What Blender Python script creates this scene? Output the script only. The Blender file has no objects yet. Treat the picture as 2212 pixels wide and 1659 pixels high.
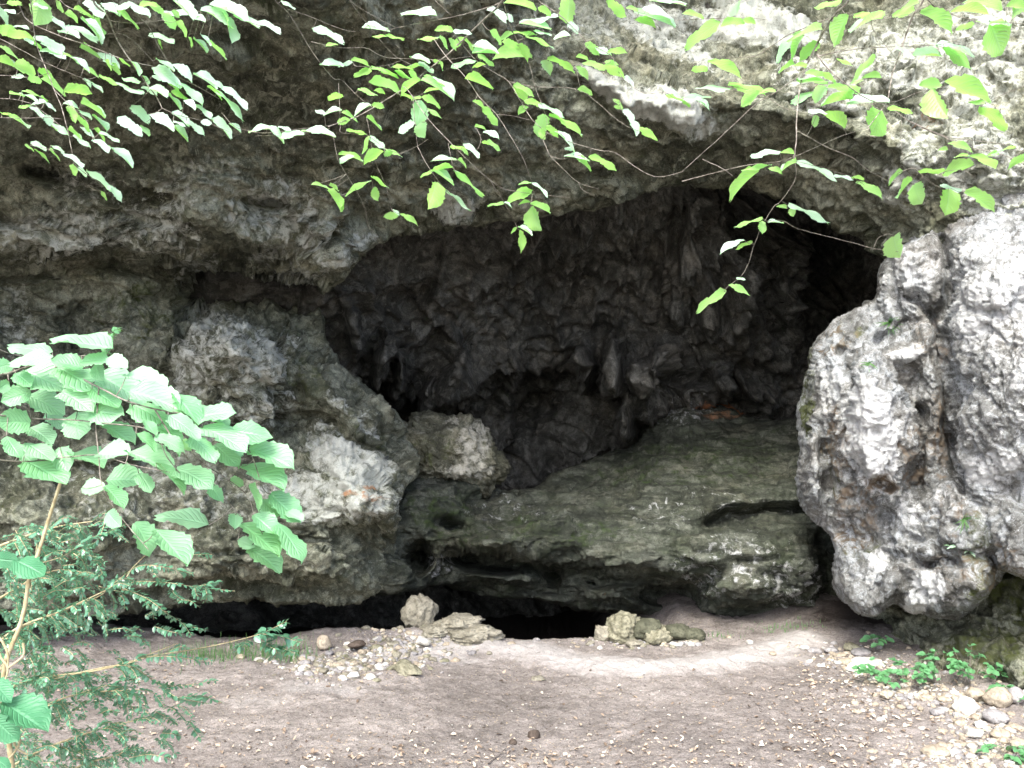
import bpy, math, random
import numpy as np
from mathutils import Vector, Matrix

# ------------------------------------------------------------------ basics
scene = bpy.context.scene
COL = scene.collection
CAMZ = 1.6
FP = 2170.0            # focal length in plan units (photo width = 2212 units)
CU, CV = 1106.0, 829.5
rng = np.random.default_rng(7)
random.seed(11)


def at(u, v, Y):
    """world point seen at plan position (u, v) at distance Y along the view"""
    return np.array([(u - CU) / FP * Y, Y, CAMZ - (v - CV) / FP * Y])


def ground_hit(u, v, z=0.0):
    Y = (CAMZ - z) * FP / (v - CV)
    return at(u, v, Y)


def tag(o, label=None, cat=None, group=None, kind=None):
    if label: o['label'] = label
    if cat: o['category'] = cat
    if group: o['group'] = group
    if kind: o['kind'] = kind
    return o


def empty(name, loc, label, cat, group=None):
    o = bpy.data.objects.new(name, None)
    COL.objects.link(o)
    o.location = loc
    o.empty_display_size = 0.1
    return tag(o, label, cat, group)


def mesh_obj(name, V, F, mat, parent=None, smooth=True, attrs=None, fmat=None):
    """V (n,3) array, F (m,4) or (m,3) int array or list of arrays of them (world coordinates)"""
    V = np.asarray(V, dtype=np.float32)
    if not isinstance(F, (list, tuple)):
        F = [F]
    Fl = [np.asarray(f, dtype=np.int32) for f in F if len(f)]
    me = bpy.data.meshes.new(name)
    if parent is not None:
        V = V - np.array(parent.matrix_world.translation if parent.parent else parent.location, dtype=np.float32)
    me.vertices.add(len(V))
    me.vertices.foreach_set('co', V.ravel())
    nl = sum(f.size for f in Fl)
    npoly = sum(len(f) for f in Fl)
    me.loops.add(nl)
    me.loops.foreach_set('vertex_index', np.concatenate([f.ravel() for f in Fl]))
    me.polygons.add(npoly)
    starts, s = [], 0
    for f in Fl:
        k = f.shape[1]
        starts.append(s + np.arange(len(f)) * k)
        s += f.size
    me.polygons.foreach_set('loop_start', np.concatenate(starts).astype(np.int32))
    me.update(calc_edges=True)
    me.validate()
    if smooth:
        me.polygons.foreach_set('use_smooth', np.ones(len(me.polygons), dtype=bool))
    if attrs:
        for k, a in attrs.items():
            at_ = me.attributes.new(k, 'FLOAT', 'POINT')
            at_.data.foreach_set('value', np.asarray(a, dtype=np.float32))
    mats = mat if isinstance(mat, (list, tuple)) else [mat]
    for m in mats:
        me.materials.append(m)
    if fmat is not None:
        me.polygons.foreach_set('material_index', np.asarray(fmat, dtype=np.int32))
    o = bpy.data.objects.new(name, me)
    COL.objects.link(o)
    if parent is not None:
        o.parent = parent
    return o


# ------------------------------------------------------------------ noise
def _hash(ix, iy, iz, seed):
    h = (ix.astype(np.uint32) * np.uint32(374761393) + iy.astype(np.uint32) * np.uint32(668265263)
         + iz.astype(np.uint32) * np.uint32(2147483647 - 5) + np.uint32((seed * 2654435761) & 0xFFFFFFFF))
    h = (h ^ (h >> np.uint32(13))) * np.uint32(1274126177)
    h = (h ^ (h >> np.uint32(16))) * np.uint32(2246822519)
    h = h ^ (h >> np.uint32(15))
    return h


def _h01(h):
    return (h & np.uint32(0xFFFFFF)).astype(np.float32) / np.float32(16777215.0)


def vn(P, seed=0):
    """smooth value noise, -1..1"""
    P = np.asarray(P, dtype=np.float32)
    i = np.floor(P).astype(np.int64)
    f = (P - i).astype(np.float32)
    f = f * f * f * (f * (f * 6 - 15) + 10)
    i = i.astype(np.int32)
    r = 0
    for dx in (0, 1):
        wx = f[:, 0] if dx else 1 - f[:, 0]
        for dy in (0, 1):
            wy = f[:, 1] if dy else 1 - f[:, 1]
            for dz in (0, 1):
                wz = f[:, 2] if dz else 1 - f[:, 2]
                r = r + wx * wy * wz * _h01(_hash(i[:, 0] + dx, i[:, 1] + dy, i[:, 2] + dz, seed))
    return r * 2 - 1


def fbm(P, octv=5, gain=0.5, lac=2.03, seed=0):
    r, a = 0, 1.0
    P = np.array(P, dtype=np.float32)
    for k in range(octv):
        r = r + a * vn(P, seed + k * 17)
        P = P * lac + 13.7
        a *= gain
    return r


def ridged(P, octv=4, gain=0.5, lac=2.1, seed=0):
    r, a = 0, 1.0
    P = np.array(P, dtype=np.float32)
    for k in range(octv):
        n = 1 - np.abs(vn(P, seed + k * 31))
        r = r + a * (n * n * 2 - 1)
        P = P * lac + 7.3
        a *= gain
    return r


def worley(P, seed=0):
    """distance to nearest feature point (F1) and to the second (F2)"""
    P = np.asarray(P, dtype=np.float32)
    i = np.floor(P).astype(np.int32)
    f1 = np.full(len(P), 9.0, dtype=np.float32)
    f2 = f1.copy()
    for dx in (-1, 0, 1):
        for dy in (-1, 0, 1):
            for dz in (-1, 0, 1):
                c = i + np.array([dx, dy, dz], dtype=np.int32)
                h = _hash(c[:, 0], c[:, 1], c[:, 2], seed)
                q = np.stack([_h01(h), _h01(h * np.uint32(747796405) + np.uint32(1)),
                              _h01(h * np.uint32(2891336453) + np.uint32(7))], 1) + c
                d = np.sqrt(((q - P) ** 2).sum(1))
                f2 = np.minimum(f2, np.maximum(f1, d))
                f1 = np.minimum(f1, d)
    return f1, f2


def facets(P, seed=0, warp=0.25):
    """broken, chipped relief: every cell is its own tilted plane, about -0.5..0.5"""
    P = np.asarray(P, dtype=np.float32)
    P = P + warp * np.stack([vn(P * 1.3, seed + 71), vn(P * 1.3 + 9, seed + 72), vn(P * 1.3 + 18, seed + 73)], 1)
    i = np.floor(P).astype(np.int32)
    best = np.full(len(P), 9.0, dtype=np.float32); val = np.zeros(len(P), dtype=np.float32)
    for dx in (-1, 0, 1):
        for dy in (-1, 0, 1):
            for dz in (-1, 0, 1):
                c = i + np.array([dx, dy, dz], dtype=np.int32)
                h = _hash(c[:, 0], c[:, 1], c[:, 2], seed)
                h2 = h * np.uint32(747796405) + np.uint32(1); h3 = h * np.uint32(2891336453) + np.uint32(7)
                q = np.stack([_h01(h), _h01(h2), _h01(h3)], 1) + c
                r = P - q
                d = (r ** 2).sum(1)
                t = np.stack([_h01(h ^ np.uint32(0x9E3779B9)), _h01(h2 ^ np.uint32(0x85EBCA6B)), _h01(h3 ^ np.uint32(0xC2B2AE35))], 1) - 0.5
                v = (r * t).sum(1) * 1.1 + (_h01(h2 ^ np.uint32(77)) - 0.5) * 0.45
                m = d < best
                best = np.where(m, d, best); val = np.where(m, v, val)
    return val


def sstep(a, b, x):
    t = np.clip((x - a) / (b - a), 0, 1)
    return t * t * (3 - 2 * t)


# ------------------------------------------------------------------ rock relief tools
def rbf(ctrl, U, V, c=90.0):
    """smooth depth field through control points (u, v, Y)"""
    C = np.array(ctrl, dtype=np.float64)
    n = len(C)
    def phi(r2): return np.sqrt(r2 + c * c)
    d2 = (C[:, None, 0] - C[None, :, 0]) ** 2 + (C[:, None, 1] - C[None, :, 1]) ** 2
    A = np.zeros((n + 3, n + 3))
    A[:n, :n] = phi(d2) + np.eye(n) * 4.0
    A[:n, n] = 1; A[:n, n + 1] = C[:, 0] / 1000; A[:n, n + 2] = C[:, 1] / 1000
    A[n:, :n] = A[:n, n:].T
    b = np.zeros(n + 3); b[:n] = C[:, 2]
    w = np.linalg.solve(A, b)
    r = np.full(U.shape, w[n]) + w[n + 1] * U / 1000 + w[n + 2] * V / 1000
    for k in range(n):
        r += w[k] * phi((U - C[k, 0]) ** 2 + (V - C[k, 1]) ** 2)
    return r


def seg_dist(U, V, poly, closed=True):
    d = np.full(U.shape, 1e12)
    n = len(poly)
    for i in range(n if closed else n - 1):
        x0, y0 = poly[i]; x1, y1 = poly[(i + 1) % n]
        dx, dy = x1 - x0, y1 - y0
        t = np.clip(((U - x0) * dx + (V - y0) * dy) / (dx * dx + dy * dy + 1e-9), 0, 1)
        d = np.minimum(d, (U - x0 - t * dx) ** 2 + (V - y0 - t * dy) ** 2)
    return np.sqrt(d)


def inside(U, V, poly):
    r = np.zeros(U.shape, dtype=bool)
    n = len(poly)
    for i in range(n):
        x0, y0 = poly[i]; x1, y1 = poly[(i + 1) % n]
        if y0 == y1: continue
        c = ((y0 > V) != (y1 > V)) & (U < (x1 - x0) * (V - y0) / (y1 - y0) + x0)
        r ^= c
    return r


def sdf(U, V, poly):
    d = seg_dist(U, V, poly)
    return np.where(inside(U, V, poly), d, -d)


def smooth_poly(pts, it=2):
    p = [tuple(map(float, q)) for q in pts]
    for _ in range(it):
        q = []
        for i in range(len(p)):
            a, b = p[i], p[(i + 1) % len(p)]
            q.append((a[0] * .75 + b[0] * .25, a[1] * .75 + b[1] * .25))
            q.append((a[0] * .25 + b[0] * .75, a[1] * .25 + b[1] * .75))
        p = q
    return p


class Field:
    """depth field over the plan with organic (warped) sculpting strokes"""
    def __init__(s, U, V, warp=14, seed=1):
        s.U, s.V = U, V
        Q = np.stack([U.ravel() / 95, V.ravel() / 95, np.full(U.size, seed * 3.1)], 1)
        Q2 = Q * 3.1
        w1 = (vn(Q, seed) + 0.45 * vn(Q2, seed + 3)).reshape(U.shape)
        w2 = (vn(Q + 31, seed + 1) + 0.45 * vn(Q2 + 31, seed + 4)).reshape(U.shape)
        s.Uw = U + warp * w1
        s.Vw = V + warp * w2
        s.D = None

    def q(s, cx, cy, rx, ry, ang):
        a = math.radians(ang)
        x = s.Uw - cx; y = s.Vw - cy
        return np.sqrt(((x * math.cos(a) + y * math.sin(a)) / rx) ** 2
                       + ((-x * math.sin(a) + y * math.cos(a)) / ry) ** 2)

    def blob(s, cx, cy, rx, ry, ang=0, amp=0.2, p=0.5):
        s.D -= amp * np.clip(1 - s.q(cx, cy, rx, ry, ang) ** 2, 0, 1) ** p

    def stroke(s, pts, w, amp, p=2.0):
        d = seg_dist(s.Uw, s.Vw, pts, closed=False) / w
        s.D += amp * np.exp(-d ** p)

    def step(s, pts, w, amp):
        """surface left of the directed polyline is moved by amp near it, fading out over 6w (a lip)"""
        P = np.array(pts, float)
        d = seg_dist(s.Uw, s.Vw, pts, closed=False)
        # signed side using nearest segment
        best = np.full(s.Uw.shape, 1e12); side = np.zeros(s.Uw.shape)
        for i in range(len(P) - 1):
            x0, y0 = P[i]; dx, dy = P[i + 1] - P[i]
            t = np.clip(((s.Uw - x0) * dx + (s.Vw - y0) * dy) / (dx * dx + dy * dy), 0, 1)
            dd = (s.Uw - x0 - t * dx) ** 2 + (s.Vw - y0 - t * dy) ** 2
            sd = np.sign(dx * (s.Vw - y0) - dy * (s.Uw - x0))
            side = np.where(dd < best, sd, side); best = np.minimum(best, dd)
        s.D += amp * np.where(side < 0, np.exp(-d / (5 * w)), 0) * np.clip(d / (0.5 * w), 0, 1)

    def patch(s, cx, cy, rx, ry, ang=0, soft=0.35):
        return 1 / (1 + np.exp((s.q(cx, cy, rx, ry, ang) - 1) / (soft * 0.3)))


def axis(fine0, fine1, step, lo, hi, grow=1.12):
    a = list(np.arange(fine0, fine1 + step, step))
    x, st = a[-1], step
    while x < hi:
        st *= grow; x += st; a.append(x)
    x, st = a[0], step
    b = []
    while x > lo:
        st *= grow; x -= st; b.append(x)
    return np.array(b[::-1] + a)


def grid_normals(X):
    du = np.gradient(X, axis=1); dv = np.gradient(X, axis=0)
    n = np.cross(dv, du)
    n /= np.linalg.norm(n, axis=2, keepdims=True) + 1e-9
    return n


def blur(A, sg):
    r = max(1, int(sg * 2.5))
    k = np.exp(-0.5 * (np.arange(-r, r + 1) / sg) ** 2); k /= k.sum()
    for ax in (0, 1):
        pad = [(0, 0)] * A.ndim; pad[ax] = (r, r)
        B = np.pad(A, pad, mode='edge'); n = A.shape[ax]; out = 0
        for i, w in enumerate(k):
            sl = [slice(None)] * A.ndim; sl[ax] = slice(i, i + n)
            out = out + w * B[tuple(sl)]
        A = out
    return A


def relief(name, mat, ua, va, outline, hole, depth_fn, detail_fn, curl=40, curl_m=0.5,
           back=1.5, edge_noise=6, attrs_fn=None, seed=1, spread=0.12, parent=None, closed_back=False, soft=1.6, nsoft=7):
    U, V = np.meshgrid(ua, va)
    sg = sdf(U, V, outline)
    if hole: sg = -sg
    Q = np.stack([U.ravel() / 40, V.ravel() / 40, np.full(U.size, seed * 1.7)], 1)
    sg = sg + edge_noise * (fbm(Q, 3, seed=seed)).reshape(U.shape)
    # snap the ring just outside the outline onto it
    gu = np.gradient(sg, axis=1) / np.gradient(U, axis=1)
    gv = np.gradient(sg, axis=0) / np.gradient(V, axis=0)
    gl = np.sqrt(gu * gu + gv * gv) + 1e-6
    cell = np.minimum(np.gradient(U, axis=1), 60)
    keep = sg > -1.45 * cell
    sn = (sg < 0) & keep
    mv = np.where(sn, np.clip(-sg / gl, 0, 2 * cell), 0)
    U2 = U + gu / gl * mv; V2 = V + gv / gl * mv
    sgc = np.where(sn, 0, sg)
    fld = Field(U2, V2, seed=seed)
    depth_fn(fld)
    D = blur(fld.D, soft)
    t = np.clip(1 - sgc / curl, 0, 1)
    D = D + curl_m * (1 - np.sqrt(np.clip(1 - t * t, 0, 1)))
    X = np.stack([(U2 - CU) / FP * D, D, CAMZ - (V2 - CV) / FP * D], 2)
    Xb = blur(X, nsoft)
    N = grid_normals(Xb)
    # normals face the camera
    sgn = np.sign((N * (X - np.array([0, 0, CAMZ]))).sum(2)); N *= -sgn[..., None]
    view = np.array([0, 0, CAMZ]) - X; view /= np.linalg.norm(view, axis=2, keepdims=True)
    N = N + 0.7 * view; N /= np.linalg.norm(N, axis=2, keepdims=True)
    disp = detail_fn(X.reshape(-1, 3), N.reshape(-1, 3), U2.ravel(), V2.ravel()).reshape(U.shape)
    disp = disp * np.clip(0.4 + 0.6 * sg / (curl * 0.8 + 1), 0.4, 1.0)
    X = X + N * disp[..., None]
    nv, nu = U.shape
    ci = keep[:-1, :-1] & keep[1:, :-1] & keep[:-1, 1:] & keep[1:, 1:]
    anyin = (sg[:-1, :-1] > 0) | (sg[1:, :-1] > 0) | (sg[:-1, 1:] > 0) | (sg[1:, 1:] > 0)
    ci &= anyin
    idx = np.arange(nv * nu).reshape(nv, nu)
    jj, ii = np.nonzero(ci)
    F = np.stack([idx[jj, ii], idx[jj + 1, ii], idx[jj + 1, ii + 1], idx[jj, ii + 1]], 1)
    V3 = X.reshape(-1, 3)
    used = np.zeros(len(V3), bool); used[F.ravel()] = True
    remap = -np.ones(len(V3), int); remap[used] = np.arange(used.sum())
    F = remap[F]; V3 = V3[used]
    A = {}
    if attrs_fn:
        for k, a in attrs_fn(fld).items():
            A[k] = a.ravel()[used]
    # extrude boundary backwards
    E = np.concatenate([F[:, [0, 1]], F[:, [1, 2]], F[:, [2, 3]], F[:, [3, 0]]])
    Es = np.sort(E, 1)
    key = Es[:, 0].astype(np.int64) * (len(V3) + 1) + Es[:, 1]
    _, inv, cnt = np.unique(key, return_inverse=True, return_counts=True)
    B = E[cnt[inv] == 1]
    bv = np.unique(B)
    allV, allF = [V3], [F]
    base = len(V3)
    G = np.stack([gu / gl, np.zeros_like(gu), -gv / gl], 2).reshape(-1, 3)[used]
    prev = bv; bmap = {int(b): i for i, b in enumerate(bv)}
    bl = np.array([bmap[int(b)] for b in B.ravel()]).reshape(-1, 2)
    ray = V3[bv] - np.array([0, 0, CAMZ]); ray /= np.linalg.norm(ray, axis=1, keepdims=True)
    rings = [(0.12, 0.01), (0.4, 0.3), (1.0, 1.0)]
    wob = fbm(V3[bv] * 3, 3, seed=seed + 5)[:, None]
    for k, (f, g) in enumerate(rings):
        R = V3[bv] + ray * back * f + G[bv] * spread * g * back + wob * 0.08 * f * back
        allV.append(R)
        cur = base + np.arange(len(bv))
        F2 = np.stack([prev[bl[:, 1]], prev[bl[:, 0]], cur[bl[:, 0]], cur[bl[:, 1]]], 1)
        allF.append(F2)
        prev = cur; base += len(bv)
    if closed_back:
        c = V3[bv].mean(0) + np.array([0, back * 1.1, 0]); allV.append(c[None])
        allF.append(np.stack([prev[bl[:, 1]], prev[bl[:, 0]], np.full(len(bl), base)], 1))
        base += 1
    Vall = np.concatenate(allV)
    for k in list(A):
        parts = [A[k]] + [A[k][bv]] * len(rings)
        if closed_back: parts.append(np.zeros(1))
        A[k] = np.concatenate(parts)
    o = mesh_obj(name, Vall, allF, mat, attrs=A, parent=parent)
    return o
# ------------------------------------------------------------------ materials
class NT:
    def __init__(s, name):
        s.m = bpy.data.materials.new(name); s.m.use_nodes = True
        s.t = s.m.node_tree; s.t.nodes.clear()
        s.out = s.n('ShaderNodeOutputMaterial')
    def n(s, typ, **kw):
        nd = s.t.nodes.new(typ)
        for k, v in kw.items():
            if k.startswith('i_'):
                nd.inputs[k[2:].replace('_', ' ')].default_value = v
            else: setattr(nd, k, v)
        return nd
    def l(s, a, b): s.t.links.new(a, b)
    def coords(s): return s.n('ShaderNodeTexCoord').outputs['Object']
    def noise(s, vec, scale, detail=6, rough=0.6, dist=0.0, typ='FBM'):
        nd = s.n('ShaderNodeTexNoise', noise_type=typ)
        s.l(vec, nd.inputs['Vector'])
        nd.inputs['Scale'].default_value = scale; nd.inputs['Detail'].default_value = detail
        nd.inputs['Roughness'].default_value = rough; nd.inputs['Distortion'].default_value = dist
        return nd.outputs['Fac']
    def voro(s, vec, scale, feature='F1'):
        nd = s.n('ShaderNodeTexVoronoi', feature=feature); s.l(vec, nd.inputs['Vector'])
        nd.inputs['Scale'].default_value = scale
        return nd
    def ramp(s, fac, stops, interp='LINEAR'):
        nd = s.n('ShaderNodeValToRGB'); nd.color_ramp.interpolation = interp
        cr = nd.color_ramp
        while len(cr.elements) < len(stops): cr.elements.new(0.5)
        for e, (p, c) in zip(cr.elements, stops):
            e.position = p
            e.color = (c, c, c, 1) if isinstance(c, (int, float)) else (*c, 1)
        s.l(fac, nd.inputs['Fac'])
        return nd.outputs['Color']
    def mix(s, fac, a, b, mode='MIX'):
        nd = s.n('ShaderNodeMix', data_type='RGBA', blend_type=mode)
        for sock, v in ((nd.inputs[0], fac), (nd.inputs[6], a), (nd.inputs[7], b)):
            if hasattr(v, 'is_linked'): s.l(v, sock)
            elif isinstance(v, (int, float)): sock.default_value = v
            else: sock.default_value = (*v, 1)
        return nd.outputs[2]
    def math(s, op, a, b=0.0, clamp=False):
        nd = s.n('ShaderNodeMath', operation=op, use_clamp=clamp)
        for sock, v in ((nd.inputs[0], a), (nd.inputs[1], b)):
            if hasattr(v, 'is_linked'): s.l(v, sock)
            else: sock.default_value = v
        return nd.outputs[0]
    def attr(s, name):
        return s.n('ShaderNodeAttribute', attribute_name=name).outputs['Fac']
    def bump(s, h, strength, dist, nrm=None):
        nd = s.n('ShaderNodeBump'); s.l(h, nd.inputs['Height'])
        nd.inputs['Strength'].default_value = strength; nd.inputs['Distance'].default_value = dist
        if nrm is not None: s.l(nrm, nd.inputs['Normal'])
        return nd.outputs['Normal']
    def mapping(s, vec, scale=(1, 1, 1), rot=(0, 0, 0)):
        nd = s.n('ShaderNodeMapping'); s.l(vec, nd.inputs['Vector'])
        nd.inputs['Scale'].default_value = scale; nd.inputs['Rotation'].default_value = rot
        return nd.outputs['Vector']
    def bsdf(s, color, rough=0.85, nrm=None, spec=0.3):
        b = s.n('ShaderNodeBsdfPrincipled')
        if hasattr(color, 'is_linked'): s.l(color, b.inputs['Base Color'])
        else: b.inputs['Base Color'].default_value = (*color, 1)
        if hasattr(rough, 'is_linked'): s.l(rough, b.inputs['Roughness'])
        else: b.inputs['Roughness'].default_value = rough
        b.inputs['Specular IOR Level'].default_value = spec
        if nrm is not None: s.l(nrm, b.inputs['Normal'])
        return b


def rock_mat(name, dark, mid, light, pale=(0.78, 0.79, 0.78), moss=(0.055, 0.065, 0.02),
             rust=(0.36, 0.20, 0.11), contrast=1.0, speck=0.5, bump=0.6, fine=1.0, attrs=True, strata=None, mossy=0.0):
    t = NT(name); co = t.coords()
    big = t.noise(co, 1.6, 5, 0.6, 0.6)
    medn = t.noise(co, 7.0 * fine, 8, 0.68, 0.8)
    fin = t.noise(co, 42.0 * fine, 6, 0.75, 0.3)
    f = t.math('ADD', t.math('MULTIPLY', big, 0.35), t.math('ADD', t.math('MULTIPLY', medn, 0.40), t.math('MULTIPLY', fin, 0.25)))
    w = 0.085 / contrast
    c = t.ramp(f, [(0.5 - 1.2 * w, dark), (0.5, mid), (0.5 + 1.3 * w, light)])
    pn = t.noise(co, 5.2 * fine, 9, 0.74, 1.0)
    c = t.mix(t.math('MULTIPLY', t.ramp(pn, [(0.53, 0.0), (0.58, 1.0)]), 0.62), c, light)
    c = t.mix(t.math('MULTIPLY', t.ramp(pn, [(0.38, 1.0), (0.44, 0.0)]), 0.7), c, dark)
    # brown / grey drift
    tint = t.noise(co, 3.1, 4, 0.6)
    c = t.mix(t.ramp(tint, [(0.46, 0.0), (0.64, 0.40)]), c, t.mix(1.0, c, (1.0, 0.86, 0.70), 'MULTIPLY'))
    # small pale crusts and dark pores
    v = t.voro(co, 34 * fine)
    por = t.noise(co, 19 * fine, 5, 0.7, 1.2)
    gr = t.noise(co, 120.0, 3, 0.8)
    c = t.mix(1.0, c, t.ramp(gr, [(0.30, 0.42), (0.5, 0.92), (0.70, 1.0)]), 'MULTIPLY')
    c = t.mix(t.math('MULTIPLY', t.ramp(gr, [(0.60, 0.0), (0.68, 1.0)]), 0.55), c, light)
    c = t.mix(t.math('MULTIPLY', t.ramp(por, [(0.60, 0.0), (0.70, 1.0)]), speck), c, light)
    c = t.mix(t.math('MULTIPLY', t.ramp(por, [(0.30, 1.0), (0.39, 0.0)]), 0.75), c, tuple(x * 0.35 for x in dark))
    if mossy > 0:
        mo = t.noise(co, 4.3, 7, 0.7, 0.5)
        c = t.mix(t.math('MULTIPLY', t.ramp(mo, [(0.5, 0.0), (0.62, 1.0)]), mossy), c, moss)
    if attrs:
        brk = t.noise(co, 13.0 * fine, 7, 0.72, 0.5)
        brk2 = t.noise(co, 9.0 * fine, 7, 0.7, 0.9)
        def msk(a, b):
            # attribute broken up by noise: pieces with their own ragged shape
            return t.ramp(t.math('ADD', t.attr(a), t.math('MULTIPLY', t.math('SUBTRACT', b, 0.5), 2.4)), [(0.46, 0.0), (0.80, 1.0)])
        c = t.mix(msk('moss', brk2), c, t.mix(fin, tuple(x * 0.5 for x in moss), tuple(x * 1.9 for x in moss)))
        c = t.mix(msk('pale', brk), c, t.mix(fin, tuple(x * 0.5 for x in pale), pale))
        c = t.mix(t.math('MULTIPLY', t.ramp(gr, [(0.34, 1.0), (0.46, 0.0)]), 0.6), c, mid)
        c = t.mix(msk('rust', brk2), c, rust)
    h = t.math('ADD', t.math('ADD', t.math('MULTIPLY', medn, 0.9), t.math('MULTIPLY', gr, 0.16)), t.math('ADD', t.math('MULTIPLY', fin, 0.42), t.math('MULTIPLY', t.ramp(por, [(0.28, 0.0), (0.42, 1.0)]), 0.5)))
    nr = t.bump(h, bump, 0.05)
    if strata:
        sv = t.mapping(co, strata[0], strata[1])
        sn = t.noise(sv, 5.0, 7, 0.65, 0.8)
        nr = t.bump(sn, 0.5, 0.06, nr)
        c = t.mix(t.ramp(sn, [(0.38, 0.75), (0.55, 0.0)]), c, tuple(x * 0.6 for x in dark))
    b = t.bsdf(c, 0.9, nr, 0.2)
    t.l(b.outputs[0], t.out.inputs[0])
    return t.m


M = {}
M['cliff'] = rock_mat('cliff_rock', (0.028, 0.031, 0.022), (0.122, 0.129, 0.094), (0.39, 0.405, 0.315), mossy=0.3,
                      pale=(0.61, 0.63, 0.56), contrast=1.0, speck=0.35)
M['buttress'] = rock_mat('buttress_rock', (0.085, 0.082, 0.073), (0.235, 0.24, 0.232), (0.52, 0.55, 0.57), fine=1.25, rust=(0.19, 0.15, 0.11),
                         contrast=1.15, speck=0.6, bump=0.75)
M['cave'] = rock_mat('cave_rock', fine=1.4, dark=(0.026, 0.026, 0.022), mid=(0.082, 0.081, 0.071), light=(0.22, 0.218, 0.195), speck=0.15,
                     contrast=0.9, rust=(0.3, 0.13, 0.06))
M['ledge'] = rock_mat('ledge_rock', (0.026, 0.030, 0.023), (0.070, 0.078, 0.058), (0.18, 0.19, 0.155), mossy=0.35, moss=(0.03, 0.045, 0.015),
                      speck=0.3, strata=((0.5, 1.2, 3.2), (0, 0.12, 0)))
M['boulder'] = rock_mat('boulder_rock', (0.032, 0.032, 0.022), (0.115, 0.115, 0.08), (0.33, 0.325, 0.25), pale=(0.6, 0.58, 0.48), mossy=0.2)


def soil_mat():
    t = NT('trodden_soil'); co = t.coords()
    a = t.noise(co, 1.1, 5, 0.6, 0.5); b = t.noise(co, 9, 8, 0.7, 0.3); c3 = t.noise(co, 70, 5, 0.7)
    f = t.math('ADD', t.math('MULTIPLY', a, 0.35), t.math('ADD', t.math('MULTIPLY', b, 0.35), t.math('MULTIPLY', c3, 0.3)))
    c = t.ramp(f, [(0.38, (0.145, 0.127, 0.115)), (0.5, (0.28, 0.248, 0.228)), (0.62, (0.45, 0.405, 0.375))])
    v = t.voro(co, 38)
    fl = t.ramp(v.outputs['Distance'], [(0.16, 1.0), (0.24, 0.0)])
    litter = t.ramp(t.noise(co, 2.2, 6, 0.7), [(0.44, 0.0), (0.6, 1.0)])
    c = t.mix(t.math('MULTIPLY', t.math('MULTIPLY', fl, litter), 0.8), c, (0.50, 0.40, 0.28))
    g9 = t.noise(co, 170, 3, 0.8)
    c = t.mix(1.0, c, t.ramp(g9, [(0.32, 0.5), (0.52, 1.0)]), 'MULTIPLY')
    g8 = t.noise(co, 26, 6, 0.75, 0.6)
    c = t.mix(t.math('MULTIPLY', t.ramp(g8, [(0.33, 1.0), (0.42, 0.0)]), 0.55), c, (0.11, 0.09, 0.078))
    c = t.mix(t.math('MULTIPLY', t.ramp(g8, [(0.60, 0.0), (0.68, 1.0)]), 0.45), c, (0.40, 0.35, 0.30))
    v2 = t.voro(co, 23)
    fl2 = t.ramp(v2.outputs['Distance'], [(0.10, 1.0), (0.17, 0.0)])
    c = t.mix(t.math('MULTIPLY', fl2, 0.7), c, (0.05, 0.035, 0.028))
    clay = t.mix(c3, (0.34, 0.315, 0.298), (0.49, 0.46, 0.44))
    am = t.ramp(t.math('ADD', t.attr('clay'), t.math('MULTIPLY', t.math('SUBTRACT', b, 0.5), 0.8)), [(0.25, 0.0), (0.75, 1.0)])
    c = t.mix(am, c, clay)
    dk = t.ramp(t.math('ADD', t.attr('dark_soil'), t.math('MULTIPLY', t.math('SUBTRACT', b, 0.5), 0.8)), [(0.3, 0.0), (0.7, 1.0)])
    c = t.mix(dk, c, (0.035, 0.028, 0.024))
    h = t.math('ADD', t.math('MULTIPLY', b, 0.8), t.math('ADD', t.math('MULTIPLY', c3, 0.35), t.math('MULTIPLY', fl, 0.12)))
    nr = t.bump(t.math('ADD', h, t.math('MULTIPLY', g8, 0.6)), 0.8, 0.03)
    bs = t.bsdf(c, 0.95, nr, 0.15); t.l(bs.outputs[0], t.out.inputs[0])
    return t.m
M['soil'] = soil_mat()

# ------------------------------------------------------------------ cliff (left wall, overhang, upper right face)
UA = axis(-70, 2290, 3.4, -3600, 5600)
VA = axis(-70, 1600, 3.4, -4200, 2300)

OPENING = [(-4000, 1330), (-900, 1330), (0, 1322), (200, 1330), (330, 1312), (500, 1303), (700, 1306), (800, 1296), (838, 1270),
           (850, 1220), (862, 1170), (858, 1110), (872, 1045), (893, 1035), (900, 1000), (893, 940), (868, 900),
           (800, 842), (742, 795), (718, 745), (700, 700), (690, 670), (712, 625), (760, 578),
           (815, 530), (870, 510), (960, 490), (1050, 486), (1200, 468), (1350, 430), (1480, 402), (1600, 405),
           (1720, 440), (1800, 490), (1870, 530), (1925, 590), (1970, 700), (1965, 1200), (1880, 1300), (1830, 1335), (1815, 1400), (1810, 2600), (-4000, 2600)]
OPENING = smooth_poly(OPENING, 1)


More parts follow.
